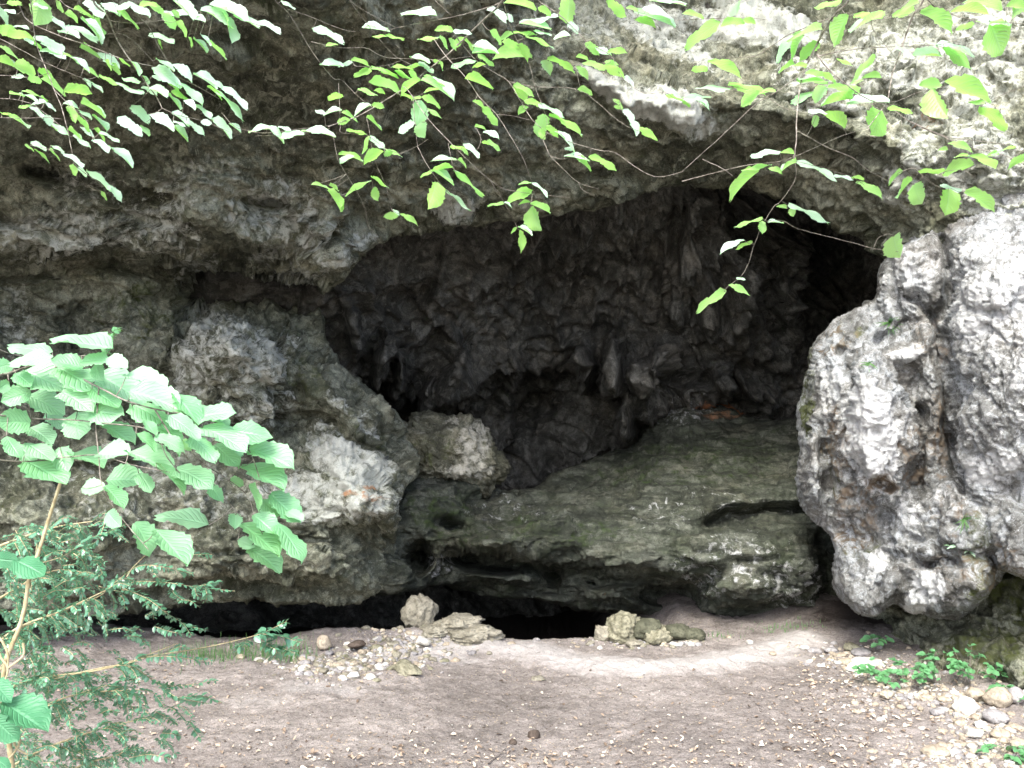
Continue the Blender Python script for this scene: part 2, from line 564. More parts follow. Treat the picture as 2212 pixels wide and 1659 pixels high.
def cliff_depth(s):
    ctrl = [  # u, v, Y
        (-3500, -3500, 4.0), (1000, -3800, 4.2), (5400, -3500, 4.5), (-3500, 500, 3.2), (-3500, 1500, 3.0), (5400, 400, 3.0), (5400, 1500, 2.8),
        (-1500, -1200, 3.0), (300, -1200, 3.0), (1200, -1200, 4.6), (2000, -1200, 6.8), (3200, -1000, 5.5),
        (-1200, 500, 4.4), (-1200, 1200, 4.4), (3200, 500, 4.0), (3200, 1200, 4.0),
        (0, -100, 3.8), (300, 0, 4.0), (700, 0, 4.3), (1000, 0, 5.1), (1250, -50, 6.7), (1700, -100, 7.6), (2212, -100, 6.9),
        (0, 200, 4.7), (400, 200, 4.9), (800, 200, 5.3), (1050, 180, 5.8), (1300, 180, 6.15), (1480, 215, 6.2), (1450, 100, 6.6), (1700, 80, 6.85), (2000, 60, 6.6),
        (1300, 60, 6.5), (1700, 260, 6.3), (1900, 340, 6.1), (2000, 430, 6.0), (2212, 300, 5.8), (2100, 200, 6.2),
        (1300, 330, 6.5), (1600, 340, 6.75), (1800, 430, 6.75),
        (0, 400, 5.55), (300, 400, 5.6), (600, 400, 5.8), (900, 380, 6.1), (1100, 440, 6.7), (1400, 420, 7.0), (1600, 400, 7.15), (1850, 520, 6.9),
        (0, 540, 6.0), (200, 540, 6.05), (450, 540, 6.15), (700, 560, 6.3), (850, 500, 6.5),
        (0, 650, 6.35), (150, 680, 6.45), (300, 660, 6.4), (450, 630, 6.5), (600, 640, 6.85), (690, 670, 6.9),
        (480, 700, 6.15), (420, 800, 6.05), (560, 800, 6.05), (200, 850, 6.15), (0, 800, 6.1), (700, 800, 6.6), (820, 900, 6.7),
        (880, 1000, 6.8), (640, 930, 6.35), (740, 1000, 6.0), (700, 1080, 5.85), (840, 1100, 6.0), (500, 1050, 5.95), (300, 1050, 5.85), (0, 1050, 5.6),
        (820, 1180, 6.1), (700, 1200, 5.85), (500, 1220, 5.75), (200, 1250, 5.6), (0, 1280, 5.4), (600, 1300, 6.1), (300, 1310, 5.9), (820, 1290, 6.2),
        (1990, 700, 6.3), (1990, 1100, 6.5), (2212, 700, 5.9), (2212, 1100, 6.0), (1990, 1200, 6.3), (2212, 1200, 5.75), (1870, 1340, 6.5), (1870, 1370, 6.42), (1950, 1360, 6.08), (1950, 1420, 5.9), (2050, 1390, 5.68), (2050, 1462, 5.52), (2130, 1420, 5.42), (2130, 1485, 5.33),
        (2150, 1300, 5.75), (2212, 1320, 5.6), (2212, 1430, 5.25), (2212, 1510, 5.14), (1870, 1600, 6.4), (1870, 2000, 6.4), (2050, 1700, 5.5), (2212, 1700, 5.12), (2212, 2100, 5.1), (2600, 1500, 4.6), (2600, 2100, 4.6),
    ]
    s.D = rbf(ctrl, s.U, s.V)
    B = s.blob; S = s.stroke
    T = s.step
    T([(740, 640), (700, 622), (600, 582), (530, 573), (470, 586), (425, 610), (405, 660)], 15, 0.8)
    T([(410, 606), (330, 578), (200, 556), (60, 566), (-200, 575)], 18, 0.20)
    T([(350, 740), (385, 715), (410, 682), (440, 669), (475, 682), (520, 715), (565, 735), (600, 770), (603, 810), (585, 860)], 16, 0.06)
    T([(600, 745), (615, 712), (650, 708), (700, 790), (770, 850)], 9, 0.16)
    T([(560, 945), (640, 955), (740, 957), (792, 985), (835, 1050), (860, 1118)], 16, 0.14)
    T([(840, 1140), (760, 1155), (640, 1150), (500, 1180), (360, 1190)], 12, 0.16)
    T([(830, 1290), (700, 1262), (500, 1255), (300, 1270), (100, 1290)], 10, 0.22)
    T([(880, 470), (780, 455), (700, 500), (600, 520), (480, 540)], 10, 0.14)
    T([(1050, 480), (1040, 440), (980, 425), (930, 440), (930, 480)], 8, 0.14)
    T([(300, 400), (200, 380), (100, 352), (20, 350)], 10, 0.14)
    T([(1500, 262), (1420, 240), (1340, 196), (1280, 180)], 10, 0.16)
    T([(2060, 420), (1980, 370), (1900, 330), (1800, 280), (1650, 250)], 12, 0.14)
    T([(880, 935), (800, 905), (740, 900), (690, 870)], 8, 0.12)
    B(570, 628, 120, 36, -4, -0.55, 1.0)
    # overhang lips and recesses on the left
    S([(-200, 565), (60, 560), (200, 552), (330, 575), (400, 600)], 26, 0.22)
    B(120, 520, 190, 40, 4, 0.16, 0.8)
    B(330, 520, 90, 42, 12, 0.14, 0.7)
    S([(415, 655), (440, 610), (480, 583), (540, 572), (610, 578), (690, 610)], 20, 0.25)
    B(660, 565, 130, 40, -12, 0.16, 0.6)
    B(560, 500, 70, 34, -8, 0.12, 0.7)
    B(560, 438, 62, 15, 4, -0.20, 1.0)
    B(440, 430, 90, 40, -20, 0.08, 0.8)
    B(85, 370, 66, 19, 14, -0.18, 1.0)
    B(180, 450, 90, 34, -10, 0.10, 0.7)
    B(700, 480, 60, 26, -20, 0.09, 0.7)
    B(985, 445, 55, 42, 4, 0.13, 0.5)
    B(850, 440, 70, 30, -8, 0.08, 0.8)
    S([(250, 480), (330, 470), (420, 500), (520, 545)], 12, 0.08)
    S([(0, 470), (120, 500), (230, 505)], 12, 0.08)
    S([(620, 300), (800, 330), (960, 320), (1100, 360), (1300, 380), (1550, 350)], 16, 0.07)
    S([(300, 240), (520, 270), (760, 250)], 22, 0.08)
    S([(1080, 250), (1250, 300), (1480, 320), (1700, 330), (1850, 420), (1960, 500)], 18, 0.09)
    S([(1150, 340), (1400, 395), (1650, 385), (1800, 440), (1900, 520)], 10, 0.06)
    # dark deep dents
    B(200, 640, 60, 30, 0, -0.15, 1.0)
    B(160, 700, 60, 70, 0, -0.22, 1.0)
    # bright upper right shoulder
    B(1400, 215, 150, 42, 22, 0.17, 0.6)
    B(1650, 60, 110, 50, 15, 0.16, 0.6)
    B(1500, 60, 80, 30, 30, 0.12, 0.6)
    B(1300, 110, 90, 30, 20, 0.1, 0.6)
    B(1770, 200, 100, 40, 20, 0.13, 0.6)
    B(1900, 110, 90, 50, -10, 0.12, 0.6)
    B(2050, 200, 100, 60, 30, 0.12, 0.6)
    B(1930, 320, 80, 45, 35, 0.12, 0.6)
    B(2120, 330, 110, 60, 40, 0.15, 0.6)
    B(1690, 250, 80, 30, 20, 0.10, 0.6)
    B(1960, 400, 40, 34, 20, 0.14, 0.5)
    S([(1500, 130), (1600, 160), (1720, 140), (1830, 180)], 14, 0.10)
    S([(1820, 60), (1900, 180), (1990, 260), (2060, 330)], 13, 0.10)
    S([(2010, 90), (2120, 150), (2212, 250)], 13, 0.10)
    # knob and ramp
    B(475, 730, 88, 62, 35, 0.16, 0.8)
    B(400, 790, 75, 90, 15, 0.14, 0.5)
    B(545, 770, 66, 60, 30, 0.16, 0.8)
    B(450, 850, 90, 60, 0, 0.10, 0.6)
    B(560, 880, 80, 50, 20, 0.12, 0.6)
    S([(585, 740), (600, 800), (590, 860), (620, 920)], 13, 0.13)
    B(635, 735, 36, 38, 20, 0.16, 0.5)
    B(690, 840, 60, 70, -30, 0.12, 0.6)
    B(800, 920, 90, 44, 40, 0.16, 0.5)
    S([(610, 905), (690, 900), (760, 955), (850, 1000)], 10, 0.14)
    B(640, 850, 18, 12, 30, -0.12, 1.0)
    B(600, 905, 20, 12, 10, -0.14, 1.0)
    S([(330, 860), (420, 910), (520, 930), (600, 950)], 12, 0.10)
    # pale block
    B(690, 1060, 190, 130, 18, 0.10, 0.8)
    S([(640, 1120), (740, 1105), (850, 1140)], 7, 0.05)
    S([(600, 1045), (700, 1050), (800, 1070)], 5, 0.03)
    S([(560, 1165), (690, 1150), (820, 1160)], 14, 0.10)
    B(690, 1225, 170, 55, 5, 0.16, 0.6)
    B(430, 1230, 140, 60, -5, 0.16, 0.6)
    B(380, 1060, 100, 60, 20, 0.14, 0.6)
    B(220, 960, 90, 60, 10, 0.12, 0.6)
    B(230, 1130, 110, 60, -10, 0.15, 0.6)
    B(70, 1100, 90, 70, 0, 0.15, 0.6)
    B(80, 960, 80, 50, 0, 0.12, 0.6)
    # recessed wall under the right buttress
    B(1960, 1400, 50, 40, 0, -0.06, 0.8)
    B(2100, 1420, 40, 90, 10, 0.07, 0.7)
    B(2180, 1440, 50, 90, -5, 0.08, 0.7)


def cliff_detail(X, N, U, V):
    a = 0.075 * fbm(X * np.array([2.2, 1.6, 3.8]), 4, 0.5, seed=3)
    r = 0.024 * ridged(X * np.array([5, 4, 9.0]), 4, 0.5, seed=9)
    a = a * 0.8 + 0.13 * facets(X * np.array([3.0, 3.0, 5.0]), 301) + 0.055 * facets(X * np.array([8, 8, 14.0]), 302) + 0.022 * facets(X * np.array([22, 22, 34.0]), 303)
    f1, f2 = worley(X * np.array([7, 7, 11.0]) + 0.5 * fbm(X * 6, 2, seed=2)[:, None], 4)
    pit = -0.02 * np.clip(0.42 - f1, 0, 1) / 0.42
    g = 0.006 * fbm(X * 30, 3, 0.6, seed=21)
    return a + r + pit + g


def cliff_attrs(s):
    P = s.patch
    pale = np.zeros_like(s.U)
    for c in [(470, 710, 85, 60, 30, .68), (550, 775, 66, 62, 30, .7), (430, 800, 85, 70, 0, .62), (560, 880, 90, 60, 0, .52), (480, 930, 90, 40, 0, .5), (745, 1005, 105, 50, 28, .85),
              (700, 1080, 170, 60, 5, .75), (985, 450, 55, 34, 4, .8), (580, 440, 110, 70, -15, .62), (640, 510, 120, 40, -15, .6), (330, 500, 120, 70, 10, .56), (120, 500, 170, 60, 0, .6), (190, 400, 120, 40, 10, .5), (430, 400, 120, 60, -20, .5), (430, 590, 60, 50, 0, .5),
              (660, 575, 130, 34, -12, .55), (770, 530, 60, 18, -25, .6), (620, 735, 34, 34, 0, .55), (800, 915, 60, 20, 40, .62), (740, 880, 50, 20, 30, .55), (690, 930, 40, 20, 0, .5),
              (30, 700, 50, 110, 0, .5), (1400, 215, 170, 34, 22, .98), (1640, 50, 160, 50, 10, .9), (1450, 80, 130, 60, 30, .75), (1250, 60, 110, 50, 20, .5), (1780, 190, 130, 70, 20, .62),
              (1950, 120, 150, 80, 0, .66), (2130, 120, 120, 130, 0, .7), (2080, 320, 170, 110, 20, .62), (1960, 400, 60, 60, 0, .7), (2150, 420, 120, 60, 0, .7), (300, 1070, 250, 120, 0, .42), (560, 1190, 200, 60, 0, .3)]:
        pale = np.maximum(pale, P(*c[:5]) * c[5])
    moss = np.zeros_like(s.U)
    for c in [(560, 620, 130, 40, 0, .55), (300, 680, 110, 70, 0, .55), (650, 800, 60, 60, 0, .5), (2130, 1400, 120, 60, 0, .62), (2180, 1300, 90, 90, 0, .6), (1960, 1400, 80, 50, 0, .45), (2080, 1450, 150, 60, 0, .5), (2000, 300, 60, 30, 0, .3), (800, 960, 80, 40, 0, .45), (200, 850, 150, 60, 0, .4), (100, 1150, 200, 100, 0, .35)]:
        moss = np.maximum(moss, P(*c[:5]) * c[5])
    rust = np.zeros_like(s.U)
    for c in [(780, 1075, 60, 9, 12, .62), (800, 1050, 26, 8, 12, .58), (1800, 190, 40, 24, 0, .35), (2000, 240, 60, 30, 0, .4)]:
        rust = np.maximum(rust, P(*c[:5]) * c[5])
    return dict(pale=pale, moss=moss, rust=rust)


BIG = [(-5000, -5000), (7000, -5000), (7000, 4000), (-5000, 4000)]
cliff = relief('cliff', M['cliff'], UA, VA, OPENING, True, cliff_depth, cliff_detail, curl=13, curl_m=0.20, back=1.2,
               edge_noise=7, attrs_fn=cliff_attrs, seed=1, spread=0.25)
tag(cliff, 'dark overhanging limestone cliff with pale knobs, arching over the cave mouth and running down its left side', 'cliff', kind='structure')

# ------------------------------------------------------------------ right buttress
BUT = [(1905, 560), (1893, 600), (1895, 640), (1850, 660), (1800, 695), (1755, 735), (1742, 800), (1728, 860), (1722, 920), (1728, 985), (1718, 1050),
       (1733, 1105), (1760, 1130), (1795, 1150), (1805, 1195), (1797, 1250), (1812, 1295), (1845, 1322), (1876, 1336), (1908, 1318), (1935, 1304), (1975, 1324), (2010, 1336),
       (2060, 1342), (2105, 1318), (2142, 1285), (2170, 1230), (2185, 1232), (2212, 1250), (2290, 1290), (2600, 1330), (3300, 1330), (3300, 300), (2400, 330), (2212, 395), (2120, 430), (2060, 480), (2000, 500), (1950, 512)]
BUT = smooth_poly(BUT, 1)
UB = axis(1640, 2290, 2.8, 1500, 3500)
VB = axis(270, 1500, 2.8, 200, 1620)


def but_depth(s):
    ctrl = [(1740, 900, 6.2), (1730, 1050, 6.15), (1760, 750, 6.3), (1900, 640, 6.2), (1940, 540, 6.1), (2060, 500, 5.9), (2212, 420, 5.7),
            (1850, 800, 5.85), (1850, 1000, 5.75), (2000, 700, 5.75), (2000, 900, 5.65), (2000, 1100, 5.6), (1850, 1150, 5.85), (1850, 1300, 5.75),
            (2150, 650, 5.4), (2150, 900, 5.35), (2150, 1100, 5.2), (2000, 1250, 5.5), (2000, 1340, 5.5), (2150, 1250, 5.12), (2200, 1400, 5.0),
            (2400, 700, 4.9), (2400, 1200, 4.9), (3200, 500, 4.2), (3200, 1400, 4.2), (2900, 350, 4.6)]
    s.D = rbf(ctrl, s.U, s.V)
    B = lambda x, y, a, b, g, m, q: s.blob(x, y, a, b, g, m * 0.85, q)
    S = lambda pts, w, m: s.stroke(pts, w * 1.1, m * 1.4)
    B(1960, 610, 75, 85, -10, 0.22, 0.5)          # upper small lobe
    B(1925, 690, 60, 50, 20, 0.08, 0.5)
    B(2140, 560, 105, 110, 30, 0.26, 0.5)         # big shoulder
    B(2180, 800, 145, 250, 0, 0.36, 0.45)          # large grey slab
    B(2120, 960, 60, 120, -8, 0.10, 0.5)
    B(1880, 760, 60, 100, 20, 0.08, 0.6)
    B(1893, 930, 84, 170, -12, 0.42, 0.45)        # long tongue
    B(1880, 840, 66, 95, 10, 0.06, 0.6)
    B(1790, 860, 56, 120, 12, 0.12, 0.5)
    B(1752, 1010, 36, 100, -6, 0.30, 0.5)          # outer rib
    B(1770, 1100, 40, 45, 0, 0.18, 0.5)
    B(1965, 755, 54, 36, -25, 0.12, 0.6)
    B(1960, 820, 40, 40, 0, -0.10, 1.0)
    B(2010, 860, 28, 90, -15, 0.14, 0.5)
    B(1995, 960, 36, 70, -6, 0.12, 0.5)
    B(1960, 1120, 64, 60, 10, 0.11, 0.6)
    B(2050, 1080, 60, 50, 0, 0.09, 0.6)
    B(2080, 1140, 55, 45, 0, 0.14, 0.5)
    B(1960, 1200, 60, 40, 0, 0.14, 0.5)
    B(1865, 1262, 82, 66, 20, 0.20, 0.6)          # bottom left nose
    B(1985, 1262, 100, 84, 20, 0.16, 0.6)
    B(2090, 1270, 90, 80, 0, 0.12, 0.6)
    B(2190, 1160, 55, 90, -5, 0.20, 0.5)
    B(1840, 1150, 44, 40, 30, -0.16, 1.0)         # hollow beside the nose
    B(1905, 1050, 44, 20, 10, -0.22, 1.0)         # dark hollow under the tongue
    B(1965, 1175, 34, 12, 0, -0.14, 1.0)
    B(1900, 1010, 36, 30, 0, 0.0, 1.0)
    S([(1830, 760), (1822, 860), (1832, 960), (1860, 1030)], 9, 0.14)
    S([(1780, 960), (1790, 1040), (1800, 1110)], 12, 0.12)
    S([(1970, 640), (2020, 690), (2045, 800), (2040, 920), (2075, 1000), (2085, 1060)], 11, 0.13)
    S([(1905, 560), (1960, 700), (1900, 735)], 10, 0.10)
    S([(2035, 520), (2050, 600), (2040, 680)], 10, 0.14)
    S([(1970, 880), (1985, 990), (2000, 1060)], 8, 0.10)
    S([(2150, 1190), (2160, 1280), (2190, 1350)], 14, 0.18)
    S([(1900, 1190), (2000, 1220), (2080, 1215)], 9, 0.12)
    S([(1925, 1270), (1940, 1320)], 9, 0.08)
    B(1880, 910, 9, 8, 0, -0.06, 1.0)
    B(1895, 880, 10, 8, 0, -0.06, 1.0)
    B(1893, 945, 12, 9, 0, -0.06, 1.0)


def but_detail(X, N, U, V):
    a = 0.036 * fbm(X * np.array([3.4, 3.4, 2.6]), 4, 0.5, seed=33)
    r = 0.015 * ridged(X * np.array([7, 7, 6.0]), 4, 0.6, seed=39)
    a = a + 0.065 * facets(X * np.array([4.5, 4.5, 3.2]), 311) + 0.032 * facets(X * np.array([10, 10, 8.0]), 312) + 0.020 * facets(X * 24, 313)
    f1, f2 = worley(X * 13 + 0.5 * fbm(X * 9, 2, seed=2)[:, None], 14)
    pit = -0.022 * np.clip(0.40 - f1, 0, 1) / 0.40
    g = 0.005 * fbm(X * 38, 3, 0.6, seed=41)
    return a + r + pit + g


def but_attrs(s):
    P = s.patch
    pale = np.full_like(s.U, 0.14)
    for c in [(2160, 600, 130, 130, 0, .66), (2120, 660, 70, 100, 20, .8), (2180, 860, 130, 190, 0, .42), (1885, 950, 62, 130, -12, 1.15), (1850, 930, 40, 80, 0, .95), (1905, 1010, 46, 44, 0, 1.15), (1960, 610, 60, 60, 0, .6),
              (2150, 1010, 90, 40, 0, .8), (2190, 760, 60, 120, 0, .6), (1790, 850, 34, 60, 0, .6), (2010, 1270, 45, 45, -20, .85), (1985, 1300, 30, 30, 0, .9), (1880, 1215, 20, 60, 25, .8),
              (1960, 770, 40, 20, -25, .8), (2060, 1080, 50, 40, 0, .5), (1960, 1110, 40, 40, 0, .6)]:
        pale = np.maximum(pale, P(*c[:5]) * c[5])
    moss = np.zeros_like(s.U)
    for c in [(1742, 800, 18, 110, 8, .6), (1735, 900, 12, 60, 0, .7), (1800, 990, 14, 110, -10, .55), (2160, 1290, 70, 90, 0, .62), (2120, 1180, 30, 70, 0, .55), (1830, 730, 60, 30, -30, .4), (1850, 1170, 40, 50, 0, .5)]:
        moss = np.maximum(moss, P(*c[:5]) * c[5])
    rust = np.zeros_like(s.U)
    for c in [(1815, 960, 34, 90, -10, .62), (1850, 1090, 44, 60, 0, .55), (1800, 740, 60, 40, 0, .45), (2060, 1220, 90, 30, 0, .45), (2010, 740, 60, 60, 0, .45), (1980, 1000, 40, 90, -5, .5), (2030, 940, 24, 120, -8, .6), (1905, 1050, 50, 22, 10, .75), (2060, 1120, 60, 60, 0, .4), (1840, 1160, 40, 40, 0, .6), (2170, 1250, 50, 100, 0, .5)]:
        rust = np.maximum(rust, P(*c[:5]) * c[5])
    return dict(pale=pale, moss=moss, rust=rust)


tb = None
buttress = relief('rock_buttress', M['buttress'], UB, VB, BUT, False, but_depth, but_detail, curl=30, curl_m=0.30, back=1.0,
                  edge_noise=5, attrs_fn=but_attrs, seed=2, spread=0.2)
tag(buttress, 'pale grey lumpy limestone buttress with white crusts closing the right side of the cave mouth', 'rock')

# ------------------------------------------------------------------ cave interior
UCV = axis(640, 2000, 3.6, -900, 3000)
VCV = axis(360, 1420, 3.6, -200, 1900)


def cave_depth(s):
    ctrl = [(-900, 700, 8.0), (-900, 1500, 8.0), (3000, 300, 8.2), (3000, 1600, 8.2), (600, -200, 7.4), (2000, -200, 8.0),
            (700, 480, 7.2), (1000, 470, 7.15), (1300, 440, 7.4), (1500, 390, 7.7), (1700, 400, 8.4), (1900, 500, 8.8), (2000, 700, 9.3),
            (500, 700, 7.4), (760, 650, 7.5), (720, 800, 8.0), (900, 600, 7.8), (900, 750, 8.3), (850, 860, 8.9), (1000, 860, 9.0), (920, 900, 9.3),
            (1100, 560, 8.0), (1100, 700, 8.6), (1100, 800, 9.0), (1080, 900, 9.7), (1150, 1000, 10.0), (1300, 560, 8.3), (1300, 700, 8.9), (1260, 800, 9.2),
            (1500, 560, 8.6), (1500, 700, 9.0), (1450, 800, 9.2), (1400, 900, 9.7), (1300, 950, 10.0), (1650, 600, 9.2), (1650, 750, 9.5), (1600, 850, 9.8), (1750, 850, 10.2), (1820, 650, 10.2), (1820, 560, 9.8),
            (1250, 1100, 10.2), (700, 1100, 9.2), (1800, 1100, 10.0), (500, 1350, 8.6), (900, 1350, 9.0), (1300, 1350, 9.2), (1700, 1350, 8.8), (1000, 1700, 9.0), (100, 1350, 8.2)]
    s.D = rbf(ctrl, s.U, s.V)
    B = s.blob; S = s.stroke
    # hanging plates and flutes
    r2 = np.random.default_rng(5)
    for k in range(50):
        u = r2.uniform(740, 1720); v = r2.uniform(560, 960)
        # flow direction fans out from the roof: leaning left on the left side
        ang = 115 - (u - 900) / 900 * 50 + r2.normal(0, 7)
        L = r2.uniform(40, 110); W = r2.uniform(8, 18)
        B(u, v, L, W, ang, r2.uniform(0.05, 0.12), 0.8)
    for (u, v, L, W, a, am) in [(1268, 800, 66, 15, 100, .5), (1318, 810, 72, 26, 96, .5), (1345, 860, 60, 14, 78, .45), (1395, 830, 70, 40, 80, .55),
                                (1440, 800, 60, 26, 66, .4), (1350, 920, 50, 20, 80, .3), (1370, 900, 60, 16, 84, .3), (1560, 820, 40, 16, 75, .3), (1600, 830, 40, 14, 82, .3),
                                (1490, 560, 150, 30, 96, .35), (1540, 600, 120, 24, 92, .3), (1590, 560, 150, 30, 88, .3), (1610, 650, 100, 22, 86, .3), (1690, 620, 110, 26, 84, .3),
                                (1450, 620, 90, 22, 100, .2), (930, 860, 60, 18, 110, .3), (870, 800, 70, 16, 115, .3), (1000, 790, 90, 16, 122, .3), (820, 780, 70, 18, 110, .3), (765, 720, 60, 18, 100, .3)]:
        B(u, v, L, W, a, am * (2.2 if v > 760 else 1.2), 0.4)
    # terraces running up to the right in the middle of the roof
    for k in range(14):
        y0 = 560 + k * 24
        S([(880 - k * 4, y0 + 95), (1020, y0 + 20), (1180, y0), (1320, y0 + 12), (1480, y0 + 60)], 9, 0.14)
    B(1180, 850, 110, 56, -38, -0.55, 1.0)
    B(890, 925, 70, 30, 30, -0.4, 1.0)
    B(1480, 885, 100, 50, -18, 0.5, 0.5)


def cave_detail(X, N, U, V):
    a = 0.14 * fbm(X * np.array([1.6, 1.6, 2.0]), 4, 0.5, seed=53)
    # flutes fan out from the top of the chamber
    ang = np.arctan2(U - 1450, V - 250)
    rad = np.sqrt((U - 1450) ** 2 + (V - 250) ** 2)
    Q = np.stack([ang * 9, rad / 150, X[:, 1] * 0.6], 1) + 0.35 * fbm(X * 1.7, 3, seed=57)[:, None]
    r = 0.085 * ridged(Q, 3, 0.45, seed=59)
    Q2 = np.stack([ang * 24, rad / 110, X[:, 1] * 0.6], 1) + 0.3 * fbm(X * 2.2, 3, seed=58)[:, None]
    r = r + 0.028 * ridged(Q2, 3, 0.5, seed=62) + 0.085 * facets(np.stack([ang * 11, rad / 80, X[:, 1]], 1), 331) + 0.03 * facets(X * np.array([7, 7, 12.0]), 332)
    w = np.stack([rad / 52 + 1.2 * fbm(X * 1.1, 3, seed=61), ang * 3, 0 * U], 1)
    saw = w[:, 0] - np.floor(w[:, 0])
    pl = 0.08 * saw * sstep(-0.4, 0.5, vn(X * 1.3, 66))
    return a + r + pl + 0.01 * fbm(X * 25, 2, seed=60)


def cave_attrs(s):
    P = s.patch
    rust = np.maximum(P(1560, 890, 40, 10, 0) * .75, P(1500, 900, 40, 8, -10) * .5)
    z = np.zeros_like(s.U)
    return dict(pale=np.maximum(P(1480, 880, 80, 30, -20) * .3, z), moss=z, rust=rust)


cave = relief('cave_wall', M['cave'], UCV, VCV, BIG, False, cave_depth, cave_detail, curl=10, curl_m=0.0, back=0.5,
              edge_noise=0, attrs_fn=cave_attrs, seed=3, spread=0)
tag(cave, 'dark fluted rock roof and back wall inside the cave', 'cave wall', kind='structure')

# ------------------------------------------------------------------ ledge across the cave mouth
LEDGE = [(640, 900), (870, 960), (905, 1000), (980, 1030), (1040, 1046), (1120, 1058), (1160, 1050), (1185, 1028), (1240, 1003), (1300, 985), (1372, 962), (1392, 912), (1425, 886),
         (1500, 868), (1570, 880), (1610, 905), (1720, 905), (2050, 905), (2050, 1330), (1820, 1318), (1740, 1330), (1640, 1362), (1560, 1350), (1480, 1332), (1400, 1322), (1300, 1325), (1200, 1305),
         (1100, 1290), (1020, 1278), (940, 1262), (905, 1272), (860, 1290), (640, 1290)]
LEDGE = smooth_poly(LEDGE, 1)
UL = axis(630, 1960, 3.2, 600, 2100)
VL = axis(850, 1400, 3.2, 820, 1420)


def ledge_depth(s):
    ctrl = [(640, 920, 8.0), (900, 1005, 7.6), (1040, 1055, 7.7), (1160, 1055, 8.0), (1240, 1008, 8.6), (1370, 965, 9.0), (1420, 890, 9.3), (1570, 885, 9.3), (1720, 905, 9.0), (2050, 905, 8.8),
            (700, 1100, 7.0), (900, 1080, 6.9), (1050, 1090, 7.2), (1200, 1080, 7.5), (1400, 1030, 7.9), (1600, 980, 8.3), (1800, 980, 8.1),
            (900, 1150, 6.65), (1050, 1150, 6.75), (1200, 1130, 6.95), (1400, 1110, 7.1), (1600, 1080, 7.3), (1720, 1070, 7.35), (1950, 1070, 7.2),
            (870, 1220, 6.45), (1000, 1190, 6.65), (1200, 1190, 6.7), (1400, 1170, 6.75), (1600, 1170, 6.75), (1750, 1180, 6.75),
            (890, 1270, 6.5), (1050, 1250, 6.95), (1200, 1260, 6.95), (1350, 1260, 6.85), (1500, 1270, 6.8), (1700, 1260, 6.65), (1000, 1285, 7.4), (1250, 1320, 7.4), (1450, 1325, 7.3), (1650, 1350, 6.85), (1800, 1310, 6.9),
            (2050, 1300, 6.9), (640, 1280, 6.8)]
    s.D = rbf(ctrl, s.U, s.V, c=60)
    B = s.blob; S = s.stroke
    B(905, 1205, 34, 42, 40, -0.8, 1.0)
    S([(985, 1205), (1060, 1212), (1130, 1218), (1200, 1240)], 20, 0.55)
    B(985, 1136, 36, 10, 5, -0.4, 1.0)
    B(1060, 1215, 90, 26, 6, -0.5, 1.0)
    B(1440, 1288, 110, 26, 4, -0.55, 1.0)
    B(1120, 1272, 170, 24, 3, -0.4, 1.0)
    S([(1530, 1140), (1580, 1118), (1650, 1104), (1740, 1100)], 15, 0.45)
    S([(1040, 1062), (1130, 1075)], 6, 0.25)
    S([(1240, 1120), (1190, 1160), (1100, 1150), (1010, 1120)], 14, 0.06)
    B(1130, 1090, 130, 26, 4, 0.06, 0.8)
    B(940, 1240, 40, 16, -45, 0.12, 0.6)
    B(1150, 1180, 220, 30, 2, 0.10, 0.7)
    S([(1180, 1250), (1350, 1245), (1500, 1262)], 20, 0.3)
    B(1350, 1215, 110, 30, 3, 0.12, 0.7)
    B(1330, 1285, 90, 26, 4, 0.16, 0.7)
    B(1600, 1190, 160, 50, 4, 0.18, 0.6)
    B(1610, 1275, 100, 50, 6, 0.22, 0.6)
    B(1740, 1240, 50, 70, 0, 0.12, 0.6)
    S([(1770, 1150), (1780, 1290)], 12, 0.2)
    B(1530, 1310, 80, 22, 0, 0.10, 0.6)
    S([(1400, 1290), (1500, 1270), (1560, 1240)], 14, 0.12)


def ledge_detail(X, N, U, V):
    Y = X * np.array([1.3, 2.0, 4.2])
    a = 0.06 * fbm(Y * 1.6, 4, 0.5, seed=73)
    r = 0.024 * ridged(Y * 3.1, 4, 0.5, seed=79)
    a = a * 0.7 + 0.05 * facets(X * np.array([2.5, 3, 8.0]), 321) + 0.018 * facets(X * np.array([9, 9, 20.0]), 322)
    f1, f2 = worley(X * np.array([6, 6, 10.0]), 34)
    return a + r - 0.03 * np.clip(0.35 - f1, 0, 1) / 0.35 + 0.009 * fbm(X * 34, 3, 0.6, seed=80)


def ledge_attrs(s):
    P = s.patch
    pale = np.zeros_like(s.U)
    for c in [(1480, 885, 110, 40, -12, .45), (1600, 1230, 150, 70, 5, .42), (1500, 1100, 200, 40, -5, .3), (1100, 1100, 120, 30, 0, .34), (950, 1220, 30, 40, 40, .5), (1700, 1260, 80, 70, 0, .45)]:
        pale = np.maximum(pale, P(*c[:5]) * c[5])
    moss = np.zeros_like(s.U)
    for c in [(1150, 1150, 250, 40, 0, .5), (1500, 1000, 250, 60, -8, .5), (950, 1100, 80, 60, 0, .5), (1680, 1360, 90, 30, 0, .5)]:
        moss = np.maximum(moss, P(*c[:5]) * c[5])
    rust = P(1560, 895, 45, 8, -4) * .7
    return dict(pale=pale, moss=moss, rust=rust)


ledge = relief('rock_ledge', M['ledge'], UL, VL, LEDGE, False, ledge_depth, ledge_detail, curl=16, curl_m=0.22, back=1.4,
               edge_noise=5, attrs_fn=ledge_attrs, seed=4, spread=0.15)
tag(ledge, 'long dark mossy rock ledge with horizontal hollows crossing the cave mouth above the black gap', 'rock ledge')
